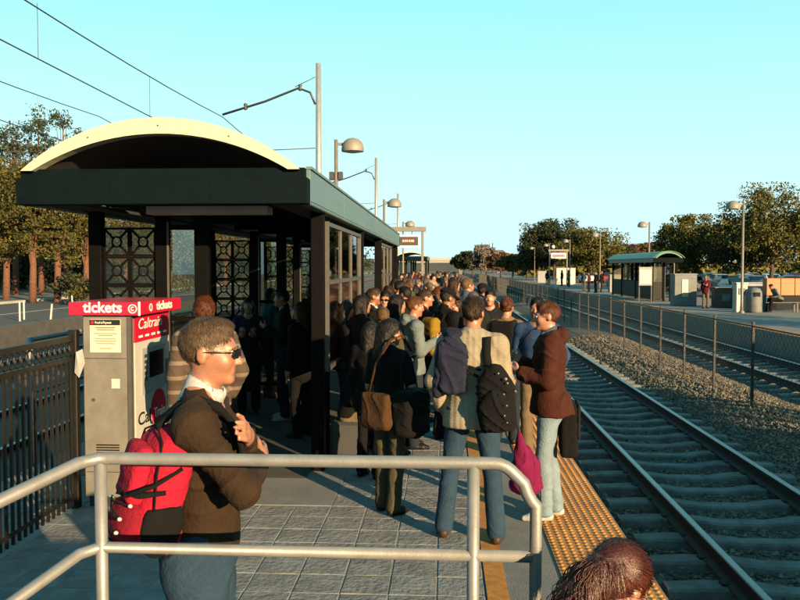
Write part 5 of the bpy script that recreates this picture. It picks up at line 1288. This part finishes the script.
for sx in (-.12, .12):
    for sy in (-.17, .17): MB().tube([(sx, sy-.012, .03), (sx, sy+.012, .03)], .03, 8).build('wheel', M['screen'], cs)
P6('man in charcoal coat standing inside the dark shelter', 282, 10.6, 100, 1.75, top='coat', top_mat=CL['charcoal'], hem=.75, trouser_mat=CL['jeans_dark'], shoe_mat=SH['white'], hair='short', hair_mat=M['hair_dark'], arms=('phone', 'hang'))
P6('grey haired man in teal jacket under the shelter roof', 268, 12.4, -60, 1.72, top='jacket', top_mat=CL['teal'], trouser_mat=CL['khaki'], shoe_mat=SH['brown'], hair='short', hair_mat=M['hair_grey'], arms=('hang', 'pocket'))
P6('woman in black coat under the shelter roof beside a post', 300, 9.5, 60, 1.63, fem=True, top='coat', top_mat=CL['black'], hem=.7, trouser_mat=CL['black'], shoe_mat=SH['black'], hair='long', hair_mat=M['hair_brown'])
P6('woman in dark clothes inside the shelter facing out', 246, 11.0, 190, 1.62, fem=True, top='jacket', top_mat=CL['navy'], trouser_mat=CL['charcoal'], shoe_mat=SH['black'], hair='long', hair_mat=M['hair_dark'], arms=('fold', 'fold'))

P6('man in black jacket standing against the shelter post', 312, 10.4, -20, 1.78, top='jacket', top_mat=CL['black'], trouser_mat=CL['black'], shoe_mat=SH['black'], hair='short', hair_mat=M['hair_dark'], arms=('pocket', 'fold'))
P6('woman in black jacket leaning at the shelter window wall', 345, 9.6, -70, 1.64, fem=True, top='jacket', top_mat=CL['black'], trouser_mat=CL['jeans_dark'], shoe_mat=SH['black'], hair='long', hair_mat=M['hair_dark'], arms=('fold', 'hang'))
P6('man in dark brown jacket behind the grey hooded sweatshirt', 424, 10.6, -80, 1.76, top='jacket', top_mat=CL['brown'], trouser_mat=CL['black'], shoe_mat=SH['black'], hair='short', hair_mat=M['hair_brown'], arms=('hang', 'phone'))
P6('woman in black coat between the grey sweatshirt and the black cap', 432, 11.6, 20, 1.66, fem=True, top='coat', top_mat=CL['black'], hem=.7, trouser_mat=CL['black'], shoe_mat=SH['black'], hair='bob', hair_mat=M['hair_brown'])
P6('man in charcoal jacket facing the camera past the knit sweater', 490, 11.2, 170, 1.74, top='jacket', top_mat=CL['charcoal'], trouser_mat=CL['jeans_dark'], shoe_mat=SH['black'], hair='short', hair_mat=M['hair_dark'], arms=('fold', 'hang'))

# 7. farther passengers: copies of a few of these in other clothes
def recolour(o, m): 
    if o.material_slots: o.material_slots[0].link = 'OBJECT'; o.material_slots[0].material = m
    o.name
proto = []
for fem_, top_, arms_, hr_, hd_y in ((False, 'jacket', ('hang', 'phone'), 'short', 10), (True, 'coat', ('fold', 'hang'), 'long', -10), (False, 'jacket', ('pocket', 'pocket'), 'short', 30), (True, 'jacket', ('hang', 'hang'), 'bob', 0)):
    proto.append(person('passenger', (0, -50, 0), 0, 1.72, res=.020, fem=fem_, top=top_, top_mat=CL['black'], hem=.86 if top_ == 'jacket' else .7, trouser_mat=CL['jeans_dark'], shoe_mat=SH['black'], hair=hr_, hair_mat=M['hair_dark'], arms=arms_, hair_res=.014, head=(R(hd_y), 0, 0), seed=9+len(proto))[0])
tops = ['black', 'charcoal', 'navy', 'burgundy', 'bluegrey', 'olive', 'tan', 'white', 'redjk', 'teal', 'grey', 'green']
tname = dict(bluegrey='blue grey', redjk='bright red', green='dark green')
hairs = ['hair_dark', 'hair_brown', 'hair_ginger', 'hair_blond', 'hair_grey']; hname = dict(hair_dark='black', hair_brown='brown', hair_ginger='ginger', hair_blond='fair', hair_grey='grey')
bots = ['jeans_dark', 'charcoal', 'khaki', 'jeans', 'black']; bname = dict(jeans_dark='dark jeans', charcoal='charcoal trousers', khaki='khaki trousers', jeans='blue jeans', black='black trousers')
used = set()
def passer(X, D, rz, H, where, group, ti=None):
    p = rng.choice(proto); fem_ = p in (proto[1], proto[3])
    for _ in range(300):
        tt = ti or rng.choice(tops+['black', 'charcoal', 'navy']); hh = rng.choice(['hair_dark', 'hair_dark', 'hair_brown', 'hair_brown', 'hair_dark', 'hair_blond', 'hair_ginger', 'hair_grey']); bb = rng.choice(bots)
        if (tt, hh, bb, fem_, where) not in used: break
    used.add((tt, hh, bb, fem_, where))
    c = copy_tree(p); c.location = (X, D, 0); c.rotation_euler.z = R(rz); c.scale = (H/1.72,)*3
    for ch in c.children:
        b_ = ch.name.split('.')[0]
        if b_ in ('jacket', 'coat'): recolour(ch, CL[tt])
        elif b_ == 'trousers': recolour(ch, CL[bb])
        elif b_ == 'hair': recolour(ch, M[hh])
        elif b_ == 'body': recolour(ch, M[rng.choice(('skin', 'skin2', 'skin3'))])
    who = 'woman' if fem_ else 'man'; gar = 'coat' if p is proto[1] else 'jacket'
    lab = '%s in %s %s and %s with %s hair %s' % (who, tname.get(tt, tt), gar, bname[bb], hname[hh], where)
    if len(lab.split()) > 16: lab = '%s in %s %s %s' % (who, tname.get(tt, tt), gar, where)
    tag(c, lab, 'person', group); return c
pts = []
for x, D, rz_ in ((396, 9.5, -60), (405, 11.3, 20), (452, 11.2, -70), (473, 10.7, 10), (439, 12.4, -80), (374, 12.3, -60), (420, 12.4, 150), (361, 9.4, -50), (357, 11.2, -80)):
    passer(px(x, D), D, rz_, 1.6+.03*(x % 7), 'packed in the near crowd', 'passengers waiting on the near platform', ('black', 'charcoal', 'black', 'navy')[x % 4]); pts.append((px(x, D), D))
def free(X, D): return all((X-a)**2+(D-b_)**2 > .42 for a, b_ in pts)
for r_ in NEAR: pts.append((r_[0].location.x, r_[0].location.y))
for zone, (d0, d1, n_, x0, x1, wh) in enumerate(((11.5, 19, 24, -.95, .55, 'by the shelter windows'), (19, 30, 26, -1.3, .6, 'past the shelter end'), (30, 58, 42, -2.2, .7, 'in the far crowd'))):
    k = 0
    for _ in range(400):
        D = rng.uniform(d0, d1); X = rng.uniform(x0, x1)
        if not free(X, D) or k >= n_: continue
        if D < 12.4 and X > .1: continue
        pts.append((X, D)); k += 1
        passer(X, D, rng.choice((-70, -50, -20, 10, 60, 150, 200, -100))+rng.uniform(-20, 20), rng.uniform(1.58, 1.85), wh, 'passengers waiting on the near platform')
# opposite platform
passer(px(700.5, 40.5), 40.5, 150, 1.66, 'standing by the low dark cabinet across the tracks', 'passengers on the opposite platform', 'burgundy')
for x, D, tt, wh in ((560.5, 88, 'black', 'standing under the hanging red sign'), (546, 92, 'navy', 'past the hanging red sign'), (587, 66, 'burgundy', 'left of the green roofed shelter'), (594, 64, 'charcoal', 'waiting near the green roofed shelter end'), (599, 66, 'black', 'close to the green roofed shelter end'), (582, 70, 'bluegrey', 'between two lamps across the tracks'), (567, 84, 'tan', 'by the white kiosk across the tracks'), (655, 51, 'navy', 'inside the green roofed shelter')):
    passer(px(x, D), D, rng.uniform(0, 360), rng.uniform(1.6, 1.8), wh, 'passengers on the opposite platform', tt)
def del_tree(o):
    for ch in list(o.children): del_tree(ch)
    bpy.data.objects.remove(o)
for p in proto: del_tree(p)
person('person in pale grey shirt and black trousers leaning forward on the bench', (px(771, 37.25), 37.25, 0), R(95), 1.74, res=.02, sit=.55, lean=R(32), arms=('fold', 'fold'), top='shirt', top_mat=CL['grey'], trouser_mat=CL['black'], shoe_mat=SH['black'], hair='short', hair_mat=M['hair_dark'], hair_res=.015, group='passengers on the opposite platform')
